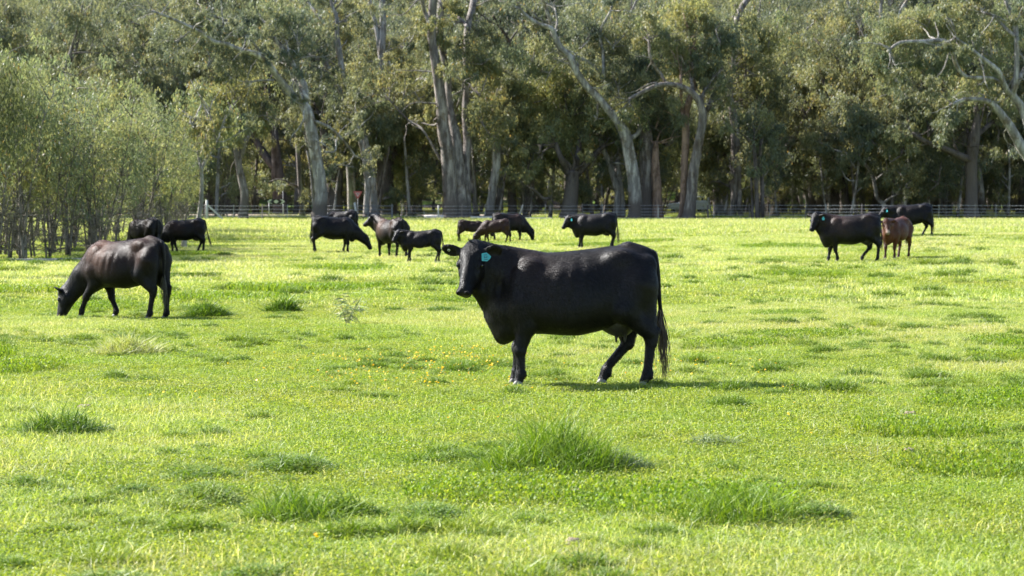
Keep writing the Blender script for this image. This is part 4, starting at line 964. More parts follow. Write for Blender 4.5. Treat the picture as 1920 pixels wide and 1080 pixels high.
    # coat colour: sun-browned where the hair is browned, wet dark muzzle
    x, y, z = V.T; b = browning * (np.exp(-((x - .25) / .36) ** 2) * np.clip((z - .65) / .4, 0, 1) + .5 * np.exp(-((x + .55) / .2) ** 2) * np.clip((z - .8) / .3, 0, 1)) * (.4 + 1.2 * fbm(x * 3 + 5, z * 3 + y * 2, 9, 3))
    if browning > 1: b = np.clip(b, .0, 1) * 0 + np.clip((browning - 1) * (.75 + .6 * (fbm(x * 3, z * 3 + y, 9, 3) - .3)) * (1 - .55 * np.clip((.55 - z) / .3, 0, 1)), 0, 1)
    b = np.clip(b, 0, 1)[:, None]; C = np.array(coat) * (1 - b) + np.array(brown) * b
    dm_ = np.linalg.norm(V - H(.475, -.09), axis=1); wm = np.clip(1.5 - dm_ / .055, 0, 1)[:, None]
    C = C * (1 - wm) + np.array(muzzle or (.022, .020, .021)) * wm
    if pale:
        dp = np.linalg.norm(V - H(.43, -.03), axis=1); wp = np.clip(1.6 - dp / .05, 0, 1)[:, None] * .8; C = C * (1 - wp) + np.array((.42, .34, .26)) * wp
    link('body', mesh_from('body', V, Fq, M_coat, C, extra={'wet': wm[:, 0]}), e)
    if 1:               # short coat: fine hairs lying back and down over the hide
        r = rs(17); a_, b_, c_, d_ = [V[Fq[:, q]] for q in range(4)]; nn = np.cross(c_ - a_, d_ - b_); ar = np.linalg.norm(nn, axis=1); nn /= ar[:, None] + 1e-12
        nh = 110000 if main else 50000 if vox < .02 else 16000; hz_ = 1. if vox < .02 else 1.9; pick = r.choice(len(Fq), nh, p=ar / ar.sum()); w1 = r.rand(nh, 1); w2 = r.rand(nh, 1)
        P = (a_[pick] * (1 - w1) + b_[pick] * w1) * (1 - w2) + (d_[pick] * (1 - w1) + c_[pick] * w1) * w2; n_ = nn[pick]
        keep = (np.linalg.norm(P - H(.49, -.08), axis=1) > .075) & (P[:, 2] > .07); P, n_, pk = P[keep], n_[keep], pick[keep]; nh = len(P)
        flow = np.array([-.7, 0, -.6]) + .5 * np.stack([fbm(P[:, 0] * 3, P[:, 2] * 3, 71, 2) - .5, fbm(P[:, 0] * 3, P[:, 2] * 3, 72, 2) - .5, fbm(P[:, 0] * 3, P[:, 2] * 3, 73, 2) - .5], -1) * 2 + r.randn(nh, 3) * .22
        hd = np.linalg.norm(P - H(.1, -.05), axis=1) < .30; flow[hd] = u + r.randn(hd.sum(), 3) * .25
        flow -= (flow * n_).sum(1)[:, None] * n_; flow /= np.linalg.norm(flow, axis=1)[:, None] + 1e-9
        hd2 = np.linalg.norm(P - H(.2, -.05), axis=1) < .42
        L_ = (.020 + .014 * r.rand(nh))[:, None] * (1 + .4 * (hz_ > 1)) * np.where(hd2, .55, 1.)[:, None]; sdv = np.cross(n_, flow); W_ = (.0016 + .0008 * r.rand(nh)[:, None]) * hz_
        hv = np.stack([P - sdv * W_, P + sdv * W_, P + flow * L_ + n_ * L_ * (.16 + .14 * r.rand(nh)[:, None])], 1).reshape(-1, 3)
        hc = C[Fq[pk, 0]] * (.6 + 1.1 * r.rand(nh, 1) ** 2) + np.array([.012, .009, .007]) * (r.rand(nh, 1) < .12)
        q = link('hair_coat', mesh_from('hair_coat', hv, np.arange(nh * 3).reshape(-1, 3), M_hair, np.repeat(hc, 3, 0), smooth=False), e); q['kind'] = 'stuff'
    for s_ in (-1, 1):
        o = link('eye', EYE, e, tuple(H(.176, -.050, s_ * (.103 if main else .108)))); o.scale = (1, 1, 1)
    for i, (hx, hy) in enumerate(hoofs):
        o = link('hoof', HOOF[1 if (main and i != 1) else 0], e, (hx + .022, hy, -.005)); 
        if main and i == 1: o.data = HOOF[0]
    if udder:
        g = Field((-.75, -.2, .32), (-.28, .2, .78), .014 if main else .025)
        g.ell((-.52, 0, .60), (.15, .125, .13), k=.03); g.ell((-.44, 0, .60), (.12, .10, .09), k=.04)
        for tx in (-.49, -.575):
            for s_ in (-1, 1): g.cone((tx, s_ * .06, .50), (tx + .005, s_ * .065, .425), .019, .013, .02)
        V, Fq = g.mesh(1); link('udder', mesh_from('udder', V, Fq, M_udder), e)
    tp = smooth_line([np.array([-.76, 0, 1.275])] + [np.array(t) for t in tail], 4)
    tl = link('tail', tubes('tail', [(tp, np.interp(np.linspace(0, 1, len(tp)), [0, .25, 1], [.036, .030, .017]))], M_coat, 8, .0,
              lambda V_: np.tile(np.array(coat) * 1.1, (len(V_), 1))), e)
    link('tail_switch', switch('tail_switch', tp[-2], tail_end, sw, 90 if main else 46, M_switch_b if main else M_switch, 5), tl)
    if tagside:
        p0, dr, wd, face = ears[tagside]
        if main:
            o = link('ear_tag', TAGM_ROT, e); X = unit(np.cross(face, np.array([0, 0, 1.]))) ; 
            # plate faces forward like the ear
            fx = unit(np.array([.10, 1.0, .05])); zx = unit(np.array([0, 0, 1.]) - (np.array([0, 0, 1.]) @ fx) * fx); xx = np.cross(fx, zx) * -1
            Mx = Matrix(((xx[0], -fx[0], zx[0]), (xx[1], -fx[1], zx[1]), (xx[2], -fx[2], zx[2])))
            xx = -np.cross(-fx, zx) * -1
            Mx = Matrix(((xx[0], -fx[0], zx[0]), (xx[1], -fx[1], zx[1]), (xx[2], -fx[2], zx[2])))
            o.matrix_local = Matrix.Translation(Vector(tag_pos)) @ Mx.to_4x4()
            cu = bpy.data.curves.new('tag_number', 'FONT'); cu.body = '121'; cu.size = .044; cu.align_x = 'CENTER'; cu.align_y = 'CENTER'; cu.extrude = .0004; cu.offset = .0009
            t_ = bpy.data.objects.new('tag_number', cu); sc.collection.objects.link(t_); dg = bpy.context.evaluated_depsgraph_get(); me = bpy.data.meshes.new_from_object(t_.evaluated_get(dg))
            bpy.data.objects.remove(t_); me.materials.clear(); me.materials.append(M_ink); me.name = 'tag_number'
            q = link('tag_number', me, o, (-.012, -.0024, -.001)); q.rotation_euler = (R(90), R(84), 0)
            p1, dr1, wd1, fc1 = ears[-1]
            V, F, Cp = tube_vf(np.array([p1 + fc1 * .0, p1 + fc1 * .014]), [.013, .013], 14); b_ = link('tag_button', mesh_from('tag_button', V, [F, Cp[:, :3]], M_button), e)
            V, F, Cp = tube_vf(np.array([p1 + fc1 * .012, p1 + fc1 * .0165]), [.006, .006], 10); link('button_hole', mesh_from('button_hole', V, [F, Cp[:, :3]], M_eye), b_)
        else:
            o = link('ear_tag', TAGM, e); c = p0 + np.array([0, 0, -.055]) + face * .02 + np.sign(tagside) * np.array([0, .02, 0])
            o.location = c; o.rotation_euler = (0, 0, math.atan2(face[1], face[0]) - R(90) * (1 if tagside > 0 else -1)); o.scale = (1.1, 1.1, 1.1)
    if main:      # tousled forelock over the poll
        r = rs(3); Vs, Fs, off = [], [], 0
        for i in range(26):
            a_ = .02 + .15 * r.rand(); c_ = (r.rand() - .5) * .15 * (1 - a_ * 2); st = H(-.035 + a_, .024 - .9 * max(0, a_ - .10) - .9 * abs(c_) ** 1.6, c_)
            st = H(-.02, .02, (r.rand() - .5) * .03); md = st + np.array([.01, 0, .02]); en = st + np.array([.025 + r.randn() * .01, r.randn() * .012, .05 * r.rand() + .02])
            V, F, _ = tube_vf(np.array([st, md, en]), [.004, .003, .0008], 3); Vs.append(V); Fs.append(F + off); off += len(V)
        link('poll_tuft', mesh_from('poll_tuft', np.concatenate(Vs), np.concatenate(Fs), M_forelock), e)
    return e
def foot_at(px, row): return on_ground(px, row)
LFT = math.pi
# tag on the big cow: in front of the folded left ear
tag_pos = ((1060 - 917) / 194.5, .42, (718 - 476) / 194.5)
make_cow('cow', 'large black cow standing side on in the middle, facing us, square turquoise ear tag', 'cow', foot_at(1060, 719), LFT + R(-2), 1.0,
         poll=(.885, .16, 1.335), u=(.18, .57, -.80), vox=.0115, hoofs=((.425, .18), (.475, -.15), (-.77, .17), (-.375, -.13)), belly=0, browning=.22, tagside=1, main=True,
         tail=((-.845, .02, 1.27), (-.880, .03, 1.10), (-.895, .03, .90), (-.91, .03, .73)), tail_end=(-.955, .05, .06), sw=.030, earfold=.6)
H_ = [  # name, label, px, row, yaw (deg, 180 = facing left), S, kwargs
 ('cow', 'black brown cow grazing alone at the left with a turquoise ear tag, rump towards us', 'cow', 226, 597, 152, .98,
  dict(poll=(1.10, .10, .47), u=(.16, .20, -.95), hoofs=((.66, .18), (.22, -.17), (-.70, .16), (-.80, -.16)), vox=.016, browning=1.0, belly=-.6, brown=(.10, .040, .020), tagside=1, udder=False,
       tail_end=(-.90, 0, .12), tail=((-.86, .02, 1.26), (-.90, .03, 1.08), (-.905, .03, .90), (-.90, .03, .70)), sw=.03)),
 ('cow', 'black cow at the thicket edge seen from behind beside a longer grazing cow', 'cow', 268, 478, 136, .95, dict(poll=(1.05, -.1, .5), u=(.2, 0, -.95), udder=False, browning=.5)),
 ('cow', 'black cow by the thicket with hidden head and tail swung out behind', 'cow', 343, 474, 180, .93,
  dict(poll=(1.10, .0, .50), u=(.2, 0, -.97), hoofs=((.38, .17), (.26, -.17), (-.80, .16), (-.56, -.16)), browning=.5, tail_end=(-1.12, 0, .22), tail=((-.86, 0, 1.25), (-.91, 0, 1.05), (-.95, 0, .85), (-1.0, 0, .60)), sw=.02)),
 ('cow', 'black cow grazing head down to the right, left of the calf with its raised head', 'cow', 630, 474, 12, 1.0,
  dict(poll=(1.12, -.05, .62), u=(.45, 0, -.88), hoofs=((.30, .17), (.40, -.17), (-.72, .16), (-.80, -.16)), udder=False, browning=.15, tail_end=(-.88, 0, .3))),
 ('cow', 'black cow partly hidden behind another, its shiny back just below the steel rails', 'cow', 637, 447, 165, 1.0, dict(poll=(1.10, 0, .50), u=(.2, 0, -.97), browning=.5, brown=(0.054, 0.036, 0.03))),
 ('cow', 'brown backed black cow with rump to us, head raised looking away', 'cow', 732, 483, 122, .98,
  dict(poll=(.98, .12, 1.44), u=(.62, .45, -.55), browning=.95, brown=(.10, .055, .036), udder=False, hoofs=((.42, .18), (.38, -.17), (-.70, .16), (-.78, -.16)))),
 ('calf', 'black calf standing in profile with raised head facing left, behind the big cow\'s ear', 'calf', 787, 492, 176, .76,
  dict(poll=(.86, .10, 1.30), u=(.42, .5, -.70), young=1., browning=.15, udder=False, hoofs=((.36, .15), (.48, -.15), (-.76, .15), (-.62, -.15)), tail_end=(-.96, 0, .50), sw=.02, tail=((-.86, 0, 1.24), (-.90, 0, 1.08), (-.92, 0, .95), (-.94, 0, .80)))),
 ('calf', 'small brown calf facing right, its head hidden behind a grazing brown calf', 'calf', 886, 454, 8, .74,
  dict(poll=(1.02, 0, .85), u=(.6, 0, -.8), young=1., browning=1.5, brown=(.048, .021, .012), udder=False, hoofs=((.5, .15), (.36, -.15), (-.72, .15), (-.86, -.15)), tail_end=(-.92, 0, .4), sw=.015)),
 ('calf', 'brown calf grazing to the left above the big cow\'s head', 'calf', 926, 457, 172, .80,
  dict(poll=(1.06, .05, .52), u=(.3, .1, -.95), young=.8, browning=1.7, brown=(.055, .024, .014), udder=False, hoofs=((.46, .15), (.30, -.15), (-.66, .15), (-.84, -.15)), tail_end=(-.88, 0, .4), sw=.015)),
 ('cow', 'black cow grazing to the right behind the brown calves', 'cow', 958, 452, 10, .97, dict(poll=(1.06, -.05, .52), u=(.15, 0, -.98), browning=.5, udder=False, hoofs=((.46, .17), (.40, -.17), (-.72, .16), (-.8, -.16)))),
 ('cow', 'black cow above the big cow\'s back, face half turned, with a blue ear tag', 'cow', 1112, 467, 174, 1.03,
  dict(poll=(.94, .06, 1.20), u=(.45, .35, -.80), browning=.5, brown=(0.036, 0.027, 0.0252), tagside=1, belly=.5, hoofs=((.40, .18), (.52, -.16), (-.72, .16), (-.64, -.16)))),
 ('cow', 'black cow with a grey brown patch on its side, facing left beside the red calf', 'cow', 1590, 492, 176, 1.04,
  dict(poll=(.90, .10, 1.33), u=(.32, .45, -.80), browning=.8, brown=(0.051, 0.0288, 0.0216), tagside=1, hoofs=((.30, .17), (.52, -.17), (-.78, .15), (-.38, -.14)), tail_end=(-.9, 0, .3), udder=True)),
 ('calf', 'red brown calf with pale muzzle looking at us between two black cows', 'calf', 1679, 486, 238, .92,
  dict(poll=(.88, .06, 1.26), u=(.52, .36, -.74), young=.7, browning=1.9, brown=(.085, .030, .014), coat=(.04, .013, .007), udder=False, muzzle=(.30, .22, .17), pale=1, hoofs=((.40, .14), (.50, -.14), (-.72, .15), (-.6, -.15)), tail_end=(-.9, 0, .4))),
 ('cow', 'black cow standing farthest right behind the red calf, tail hanging against the fence', 'cow', 1706, 445, 176, 1.0,
  dict(poll=(1.02, .05, 1.18), u=(.6, .2, -.65), browning=.15, tagside=1, hoofs=((.42, .17), (.45, -.17), (-.84, .16), (-.52, -.16)), tail_end=(-.93, 0, .18), udder=False)),
]
for nm, lab, cat_, px, row, yaw, S, kw in H_:
    make_cow(nm, lab, cat_, foot_at(px, row), R(yaw), S, group=None, **kw)
# ================================================================ FENCE, SIGNS, CAR, SMALL THINGS
M_wire = plain('galvanised_wire', (.40, .40, .41), .5, .5, metal=.2)
M_steel = plain('steel_post', (.16, .13, .12), .6, .5)
M_rail = plain('dark_steel_rail', (.12, .12, .13), .45, .5)
M_wood = plain('weathered_timber', (.36, .32, .27), .85, .2, bump=.6, bscale=12)
M_wwood = plain('white_painted_timber', (.42, .40, .36), .7, .3, bump=.3, bscale=10)
M_white = plain('white_sign_sheet', (.75, .76, .78), .4, .5)
M_black = plain('black_sign_sheet', (.015, .016, .02), .4, .5)
M_red = plain('red_sign_sheet', (.40, .09, .08), .4, .5)
M_pole = plain('galvanised_pole', (.42, .42, .42), .5, .5, metal=.3)
def boxo(name, c, s, mat, parent=None, rot=None):
    V, F = box_vf(c, s, rot); return link(name, mesh_from(name, V, F, mat, smooth=False), parent)
def gz(x, y): return float(ground_z(x, y))
def fence(label, x0, x1, y0, y1, posts, heights, wr=.011, droppers=1.6):
    base = Vector(((x0 + x1) / 2, (y0 + y1) / 2, 0)); base.z = gz(base.x, base.y); e = link('wire_fence', None, None, base); tag(e, label, 'fence')
    pt = lambda t, h: np.array([x0 + (x1 - x0) * t, y0 + (y1 - y0) * t, gz(x0 + (x1 - x0) * t, y0 + (y1 - y0) * t) + h]) - np.array(base)
    n = max(4, int(abs(x1 - x0) / 3)); 
    for h in heights:
        P = np.array([pt(t, h - .025 * abs(math.sin(t * n * 1.3))) for t in np.linspace(0, 1, n * 2 + 1)]); V, F, C = tube_vf(P, np.full(len(P), wr), 4)
        link('wire', mesh_from('wire', V, F, M_wire), e)
    k = 0; x = 0; L = abs(x1 - x0); cnt = max(2, int(L / posts))
    V, F = box_vf((0, 0, .55), (.05, .05, 1.35)); pm = mesh_from('post', V, F, M_steel, smooth=False)
    V, F = box_vf((0, 0, .62), (.025, .02, 1.12)); dmsh = mesh_from('dropper', V, F, M_wire, smooth=False)
    r = rs(int(abs(x0) * 10))
    for i in range(cnt + 1):
        o = link('post', pm, e, tuple(pt(i / cnt, 0))); o.rotation_euler = (r.randn() * .02, r.randn() * .03, r.rand())
        if i < cnt:
            for j in range(1, int(posts / droppers)):
                t = (i + j / (posts / droppers)) / cnt; link('dropper', dmsh, e, tuple(pt(t, 0)))
    return e
X = lambda px, d: (px - 960) / FPX * d
fence('plain wire fence running from the white strainer post to the leaning white gum', X(390, 187), X(592, 190), 187, 190, 3.4, (.28, .55, .82, 1.10))
fence('wire fence between the steel rail panel and the middle of the row of gums', X(752, 192), X(1092, 194), 192, 194, 4.2, (.25, .5, .78, 1.05), .010)
fence('long wire fence of five strands behind the cattle, from the middle to the right edge', X(1092, 194), X(2150, 190), 194, 190, 4.4, (.10, .34, .58, .82, 1.10), .014)
fence('short low wire fence at the far left behind the thicket', X(-150, 160), X(385, 186), 160, 186, 5, (.3, .6, .9, 1.15), .010)
# steel rail panels right of the leaning gum
b = gpt(674, 191); e = link('rail_panel', None, None, b); tag(e, 'dark steel rail panels with a stout end post in front of the broad dark gum', 'fence panel')
for z in (.22, .48, .76, 1.06):
    V, F, C = tube_vf(np.array([[X(613, 191) - b.x, 0, z], [X(735, 191) - b.x, 0, z]]), [.032, .032], 8); link('rail', mesh_from('rail', V, [F, C[:, :3]], M_rail), e)
for px in (613, 690, 735):
    boxo('post', (X(px, 191) - b.x, .05, .55), (.12 if px == 735 else .07, .09, 1.3), M_rail, e)
# white strainer with brace
b = gpt(388, 186); e = link('strainer_post', None, None, b); tag(e, 'white painted strainer post with a slanting white brace at the thicket end', 'fence post')
V, F, C = tube_vf(np.array([[0, 0, -.3], [0, 0, 1.55]]), [.10, .095], 10); link('post', mesh_from('post', V, [F, C[:, :3]], M_wwood), e)
dx = X(418, 186) - b.x; boxo('brace', (dx / 2 + .05, -.05, .62), (math.hypot(dx, 1.15), .09, .13), M_wwood, e, Matrix.Rotation(math.atan2(1.15, dx), 3, 'Y'))
# posts standing alone
def post(px, d, h, lean, label, mat=M_wood, r_=.09):
    b = gpt(px, d); e = link('timber_post', None, None, b); V, F, C = tube_vf(np.array([[-lean * .2, 0, -.2], [0, 0, 0], [lean * h * .5, 0, h * .5], [lean * h, 0, h]]), [r_, r_, r_ * .95, r_ * .9], 9, 3, .08)
    me = mesh_from('timber_post', V, [F, C[:, :3]], mat); bpy.data.objects.remove(e); o = link('timber_post', me, None, b); tag(o, label, 'post')
post(670, 189, 1.35, -.16, 'leaning pale timber post at the foot of the give way sign', M_wwood, .09)
post(822, 191, 1.1, 0, 'upright pale post on the white kerb left of the giant gum', M_wwood, .07)
post(972, 191, 1.15, .30, 'timber post leaning right between two gums in the middle', M_wood, .07)
post(1327, 191, 1.15, 0, 'dark upright fence post right of the parked car', plain('dark_timber', (.10, .085, .075), .8, .2), .08)
post(1234, 192, .9, 0, 'short grey fence post in front of the reddish trunk', M_wood, .06)
# pale logs / kerb along the road edge
def log(px0, px1, d, r_, z, label, mat=M_wwood, dy=0):
    a = gpt(px0, d); c = gpt(px1, d + dy); P = np.array([[0, 0, z], [(c.x - a.x) * .5, dy * .5, c.z - a.z + z], [c.x - a.x, dy, c.z - a.z + z]])
    V, F, C = tube_vf(smooth_line(P, 3), np.full(7, r_), 9, 2, .12); o = link('fallen_log', mesh_from('fallen_log', V, [F, C[:, :3]], mat), None, a); tag(o, label, 'log')
M_palelog = plain('bleached_log', (.62, .56, .49), .85, .2, bump=.5, bscale=8)
log(795, 832, 193, .14, .16, 'short thick bleached log left of the giant gum', M_palelog)
log(882, 940, 193, .09, .10, 'bleached log lying between the giant gum and the swelling pale gum', M_palelog)
log(935, 1035, 192.5, .07, .08, 'long thin bleached log beyond the black grazing cow', M_palelog)
log(20, 165, 74, .05, .06, 'thin fallen branch lying in grass at the foot of the thicket', M_wood, 2)
# give way sign
b = gpt(671, 198); e = link('give_way_sign', None, None, b); tag(e, 'red bordered triangular give way sign on a thin grey pole', 'road sign')
V, F, C = tube_vf(np.array([[0, 0, -.2], [0, 0, 2.15]]), [.035, .035], 8); link('pole', mesh_from('pole', V, [F, C[:, :3]], M_pole), e)
s3 = .80; tri = lambda s, z0: [(-s / 2, z0 + s * .577 / 2 * 1), (0, z0 - s * .577), (s / 2, z0 + s * .577 / 2)]
def rtri(s, z0, cut=.08):
    a = tri(s, z0); out = []
    for i in range(3):
        p0, p1, p2 = np.array(a[i - 1]), np.array(a[i]), np.array(a[(i + 1) % 3]); out += [tuple(p1 + (p0 - p1) * cut), tuple(p1 + (p2 - p1) * cut)]
    return out
o = link('sign_plate', prism('sign_plate', rtri(s3, 2.0), .012, M_red), e, (0, -.05, 0))
q = link('sign_face', prism('sign_face', rtri(.40, 1.985), .004, plain('backlit_sign_face', (.62, .42, .40), .5, .4)), o, (0, -.009, 0))  # white face tinted pink to put the backlight into its colour
cu = bpy.data.curves.new('sign_lettering', 'FONT'); cu.body = 'GIVE\nWAY'; cu.size = .095; cu.align_x = 'CENTER'; cu.space_line = .8; cu.extrude = .001
t_ = bpy.data.objects.new('sign_lettering', cu); sc.collection.objects.link(t_); me = bpy.data.meshes.new_from_object(t_.evaluated_get(bpy.context.evaluated_depsgraph_get())); bpy.data.objects.remove(t_)
me.materials.clear(); me.materials.append(M_black); tx = link('sign_lettering', me, o, (0, -.014, 2.01)); tx.rotation_euler = (R(90), 0, 0)
# arrow board
b = gpt(518, 216); b.z = gz(b.x, b.y) + .1; e = link('arrow_board', None, None, b); tag(e, 'black road board with white arrow ends and a white diamond, on two posts', 'road sign')
zb = (387 - 378) / FPX * 216 + CAMZ - b.z; w = 35 / FPX * 216; h = .42
link('board', prism('board', [(-w / 2, 0), (-w / 2 + .25, -h / 2), (w / 2 - .25, -h / 2), (w / 2, 0), (w / 2 - .25, h / 2), (-w / 2 + .25, h / 2)], .02, M_black), e, (0, 0, zb))
for s_ in (-1, 1):
    link('chevron', prism('chevron', [(s_ * (w / 2 - .03), 0), (s_ * (w / 2 - .28), h / 2 - .02), (s_ * (w / 2 - .50), h / 2 - .02), (s_ * (w / 2 - .26), 0), (s_ * (w / 2 - .50), -h / 2 + .02), (s_ * (w / 2 - .28), -h / 2 + .02)][::s_], .006, M_white), e, (0, -.016, zb))
    V, F, C = tube_vf(np.array([[s_ * w * .38, .05, -.2], [s_ * w * .38, .05, zb + .1]]), [.045, .045], 8); link('post', mesh_from('post', V, [F, C[:, :3]], M_pole), e)
link('diamond', prism('diamond', [(-.24, 0), (0, -.18), (.24, 0), (0, .18)], .006, M_white), e, (0, -.016, zb))
# street name blade
b = gpt(531, 222); b.z = gz(b.x, b.y) + .1; e = link('street_name_sign', None, None, b); tag(e, 'small white street name blade on a pole above the arrow board', 'road sign')
zs = (387 - 347) / FPX * 222 + CAMZ - b.z; V, F, C = tube_vf(np.array([[0, 0, -.2], [0, 0, zs + .15]]), [.04, .04], 8); link('pole', mesh_from('pole', V, [F, C[:, :3]], M_pole), e)
boxo('name_blade', (-.18, -.05, zs), (.80, .03, .20), M_white, e); boxo('name_blade', (.05, -.05, zs - .24), (.45, .03, .16), M_white, e)

# ---- parked silver car
M_paint = plain('silver_car_paint', (.74, .78, .86), .25, .6, metal=.3); M_glass = plain('car_glass', (.03, .04, .045), .05, .8); M_tyre = plain('tyre_rubber', (.02, .02, .02), .8, .2)
M_rim2 = plain('wheel_rim', (.45, .45, .46), .3, .5, metal=.6); M_lamp = plain('head_lamp_glass', (.75, .75, .72), .1, .8); M_trim = plain('black_car_trim', (.03, .03, .032), .5, .4)
b = gpt(1291, 262); b.z = gz(b.x, b.y) + .02; e = link('parked_car', None, None, b, R(4)); tag(e, 'silver four wheel drive wagon parked among the gums, half hidden by two trunks', 'car')
def profile_body(name, prof, wbot, wtop, mat, parent, zsplit=1.0):
    """Side profile (x,z) extruded with tumblehome and softened edges."""
    P = np.array(prof, float); n = len(P); rings = []
    for s_, ins in ((-1, .06), (-.93, 0), (.93, 0), (1, .06)):
        c = P.mean(0); Q = c + (P - c) * (1 - ins / 1.2); wy = np.where(P[:, 1] > zsplit, wtop, wbot) / 2 * s_; rings.append(np.stack([Q[:, 0], wy, Q[:, 1]], -1))
    V = np.concatenate(rings); F = [[a * n + i, a * n + (i + 1) % n, (a + 1) * n + (i + 1) % n, (a + 1) * n + i] for a in range(3) for i in range(n)]
    me = bpy.data.meshes.new(name); me.from_pydata(V.tolist(), [], [list(reversed(f)) for f in F] + [list(range(n)), list(reversed(range(3 * n, 4 * n)))]); me.materials.append(mat); me.update()
    return link(name, me, parent)
body = profile_body('body', [(-2.35, .45), (-2.38, .75), (-2.28, .98), (-1.0, 1.10), (-.45, 1.12), (1.9, 1.14), (2.3, 1.12), (2.36, .80), (2.34, .42), (1.85, .38), (1.0, .36), (-1.0, .36), (-1.95, .38)], 1.86, 1.80, M_paint, e, 1.05)
cab = profile_body('cabin', [(-1.02, 1.10), (-.38, 1.66), (-.15, 1.76), (.6, 1.80), (1.9, 1.77), (2.14, 1.62), (2.30, 1.12)], 1.74, 1.48, M_paint, e, 1.3)
for s_ in (-1, 1):
    for (pts, nm) in (([(-.80, 1.15), (-.28, 1.60), (.30, 1.66), (.30, 1.15)], 'side_window'), ([(.38, 1.15), (.38, 1.67), (1.15, 1.68), (1.15, 1.15)], 'side_window'), ([(1.23, 1.15), (1.23, 1.68), (1.85, 1.64), (2.10, 1.15)], 'side_window')):
        me = prism(nm, pts, .02, M_glass); o = link(nm, me, cab, (0, s_ * .835, 0)); o.rotation_euler = (s_ * R(8.5), 0, 0); o.location = (0, s_ * (.835 + .17), .02)
    for wx in (-1.45, 1.42):
        wl = link('wheel', None, e, (wx, s_ * .80, .37)); V, F, C = tube_vf(np.array([[0, -.12, 0], [0, -.10, 0], [0, .10, 0], [0, .12, 0]]), [.33, .37, .37, .33], 20); link('tyre', mesh_from('tyre', V, [F, C[:, :3]], M_tyre), wl)
        V, F, C = tube_vf(np.array([[0, -.13, 0], [0, .13, 0]]), [.22, .22], 14); link('rim', mesh_from('rim', V, [F, C[:, :3]], M_rim2), wl)
    boxo('head_lamp', (-2.33, s_ * .68, .86), (.12, .34, .17), M_lamp, e); boxo('tail_lamp', (2.33, s_ * .80, 1.0), (.10, .16, .40), plain('tail_lamp_red', (.3, .01, .01), .2, .6), e)
    boxo('wing_mirror', (-.72, s_ * 1.02, 1.20), (.12, .20, .17), M_trim, e)
wsn = boxo('windscreen', (-.72, 0, 1.40), (.03, 1.35, .68), M_glass, cab, Matrix.Rotation(R(48), 3, 'Y')); boxo('bumper', (-2.38, 0, .52), (.16, 1.75, .22), M_trim, e); boxo('grille', (-2.37, 0, .84), (.06, .90, .16), M_trim, e)
boxo('roof_rail', (.8, .62, 1.84), (2.0, .05, .05), M_trim, e); boxo('roof_rail', (.8, -.62, 1.84), (2.0, .05, .05), M_trim, e)

# ---- seedling gum in the grass
b = on_ground(650, 607); e = link('gum_seedling', None, None, b); tag(e, 'knee high gum seedling with long narrow leaves in the grass left of the big cow', 'seedling')
r = rs(5); specs = []; LV, LF, LC = [], [], []; off = 0; k_ = b.y / FPX
for (tx, tz) in [(-24, 58), (8, 60), (30, 54), (-6, 50), (20, 36), (-16, 34), (6, 24), (26, 44), (-14, 46)]:
    tip = np.array([tx * k_, r.randn() * .06, tz * k_]); P = smooth_line([(0, 0, 0), tip * np.array([.4, .4, .55]), tip], 4); specs.append((P, np.linspace(.0035, .0015, len(P))))
    for j in range(11):
        p = P[min(len(P) - 1, 3 + r.randint(len(P) - 3))]; d = unit([r.randn() * .9, r.randn() * .7, -.15 + r.randn() * .35]); w = unit(np.cross(d, r.randn(3))); L = .13 + .09 * r.rand()
        q = np.array([p, p + d * L * .3 + w * .010, p + d * L * .7 + w * .008 - np.array([0, 0, .01]), p + d * L - np.array([0, 0, .03]), p + d * L * .7 - w * .008 - np.array([0, 0, .01]), p + d * L * .3 - w * .010])
        LV.append(q); LF += [[off, off + 1, off + 2, off + 2], [off, off + 2, off + 3, off + 4], [off, off + 4, off + 5, off + 5]]; off += 6
        LC.append(np.tile(np.array([(.34, .38, .14), (.44, .46, .22), (.20, .22, .08), (.36, .31, .14)][r.randint(4)]), (6, 1)))
LF = np.array(LF); LF2 = np.concatenate([LF[0::3, :3], LF[2::3, :3]])
link('stem', tubes('stem', specs, M_stem, 5, .05), e); link('leaves', mesh_from('leaves', np.concatenate(LV), [LF2, LF[1::3]], M_leaf_s, np.concatenate(LC), smooth=False), e)

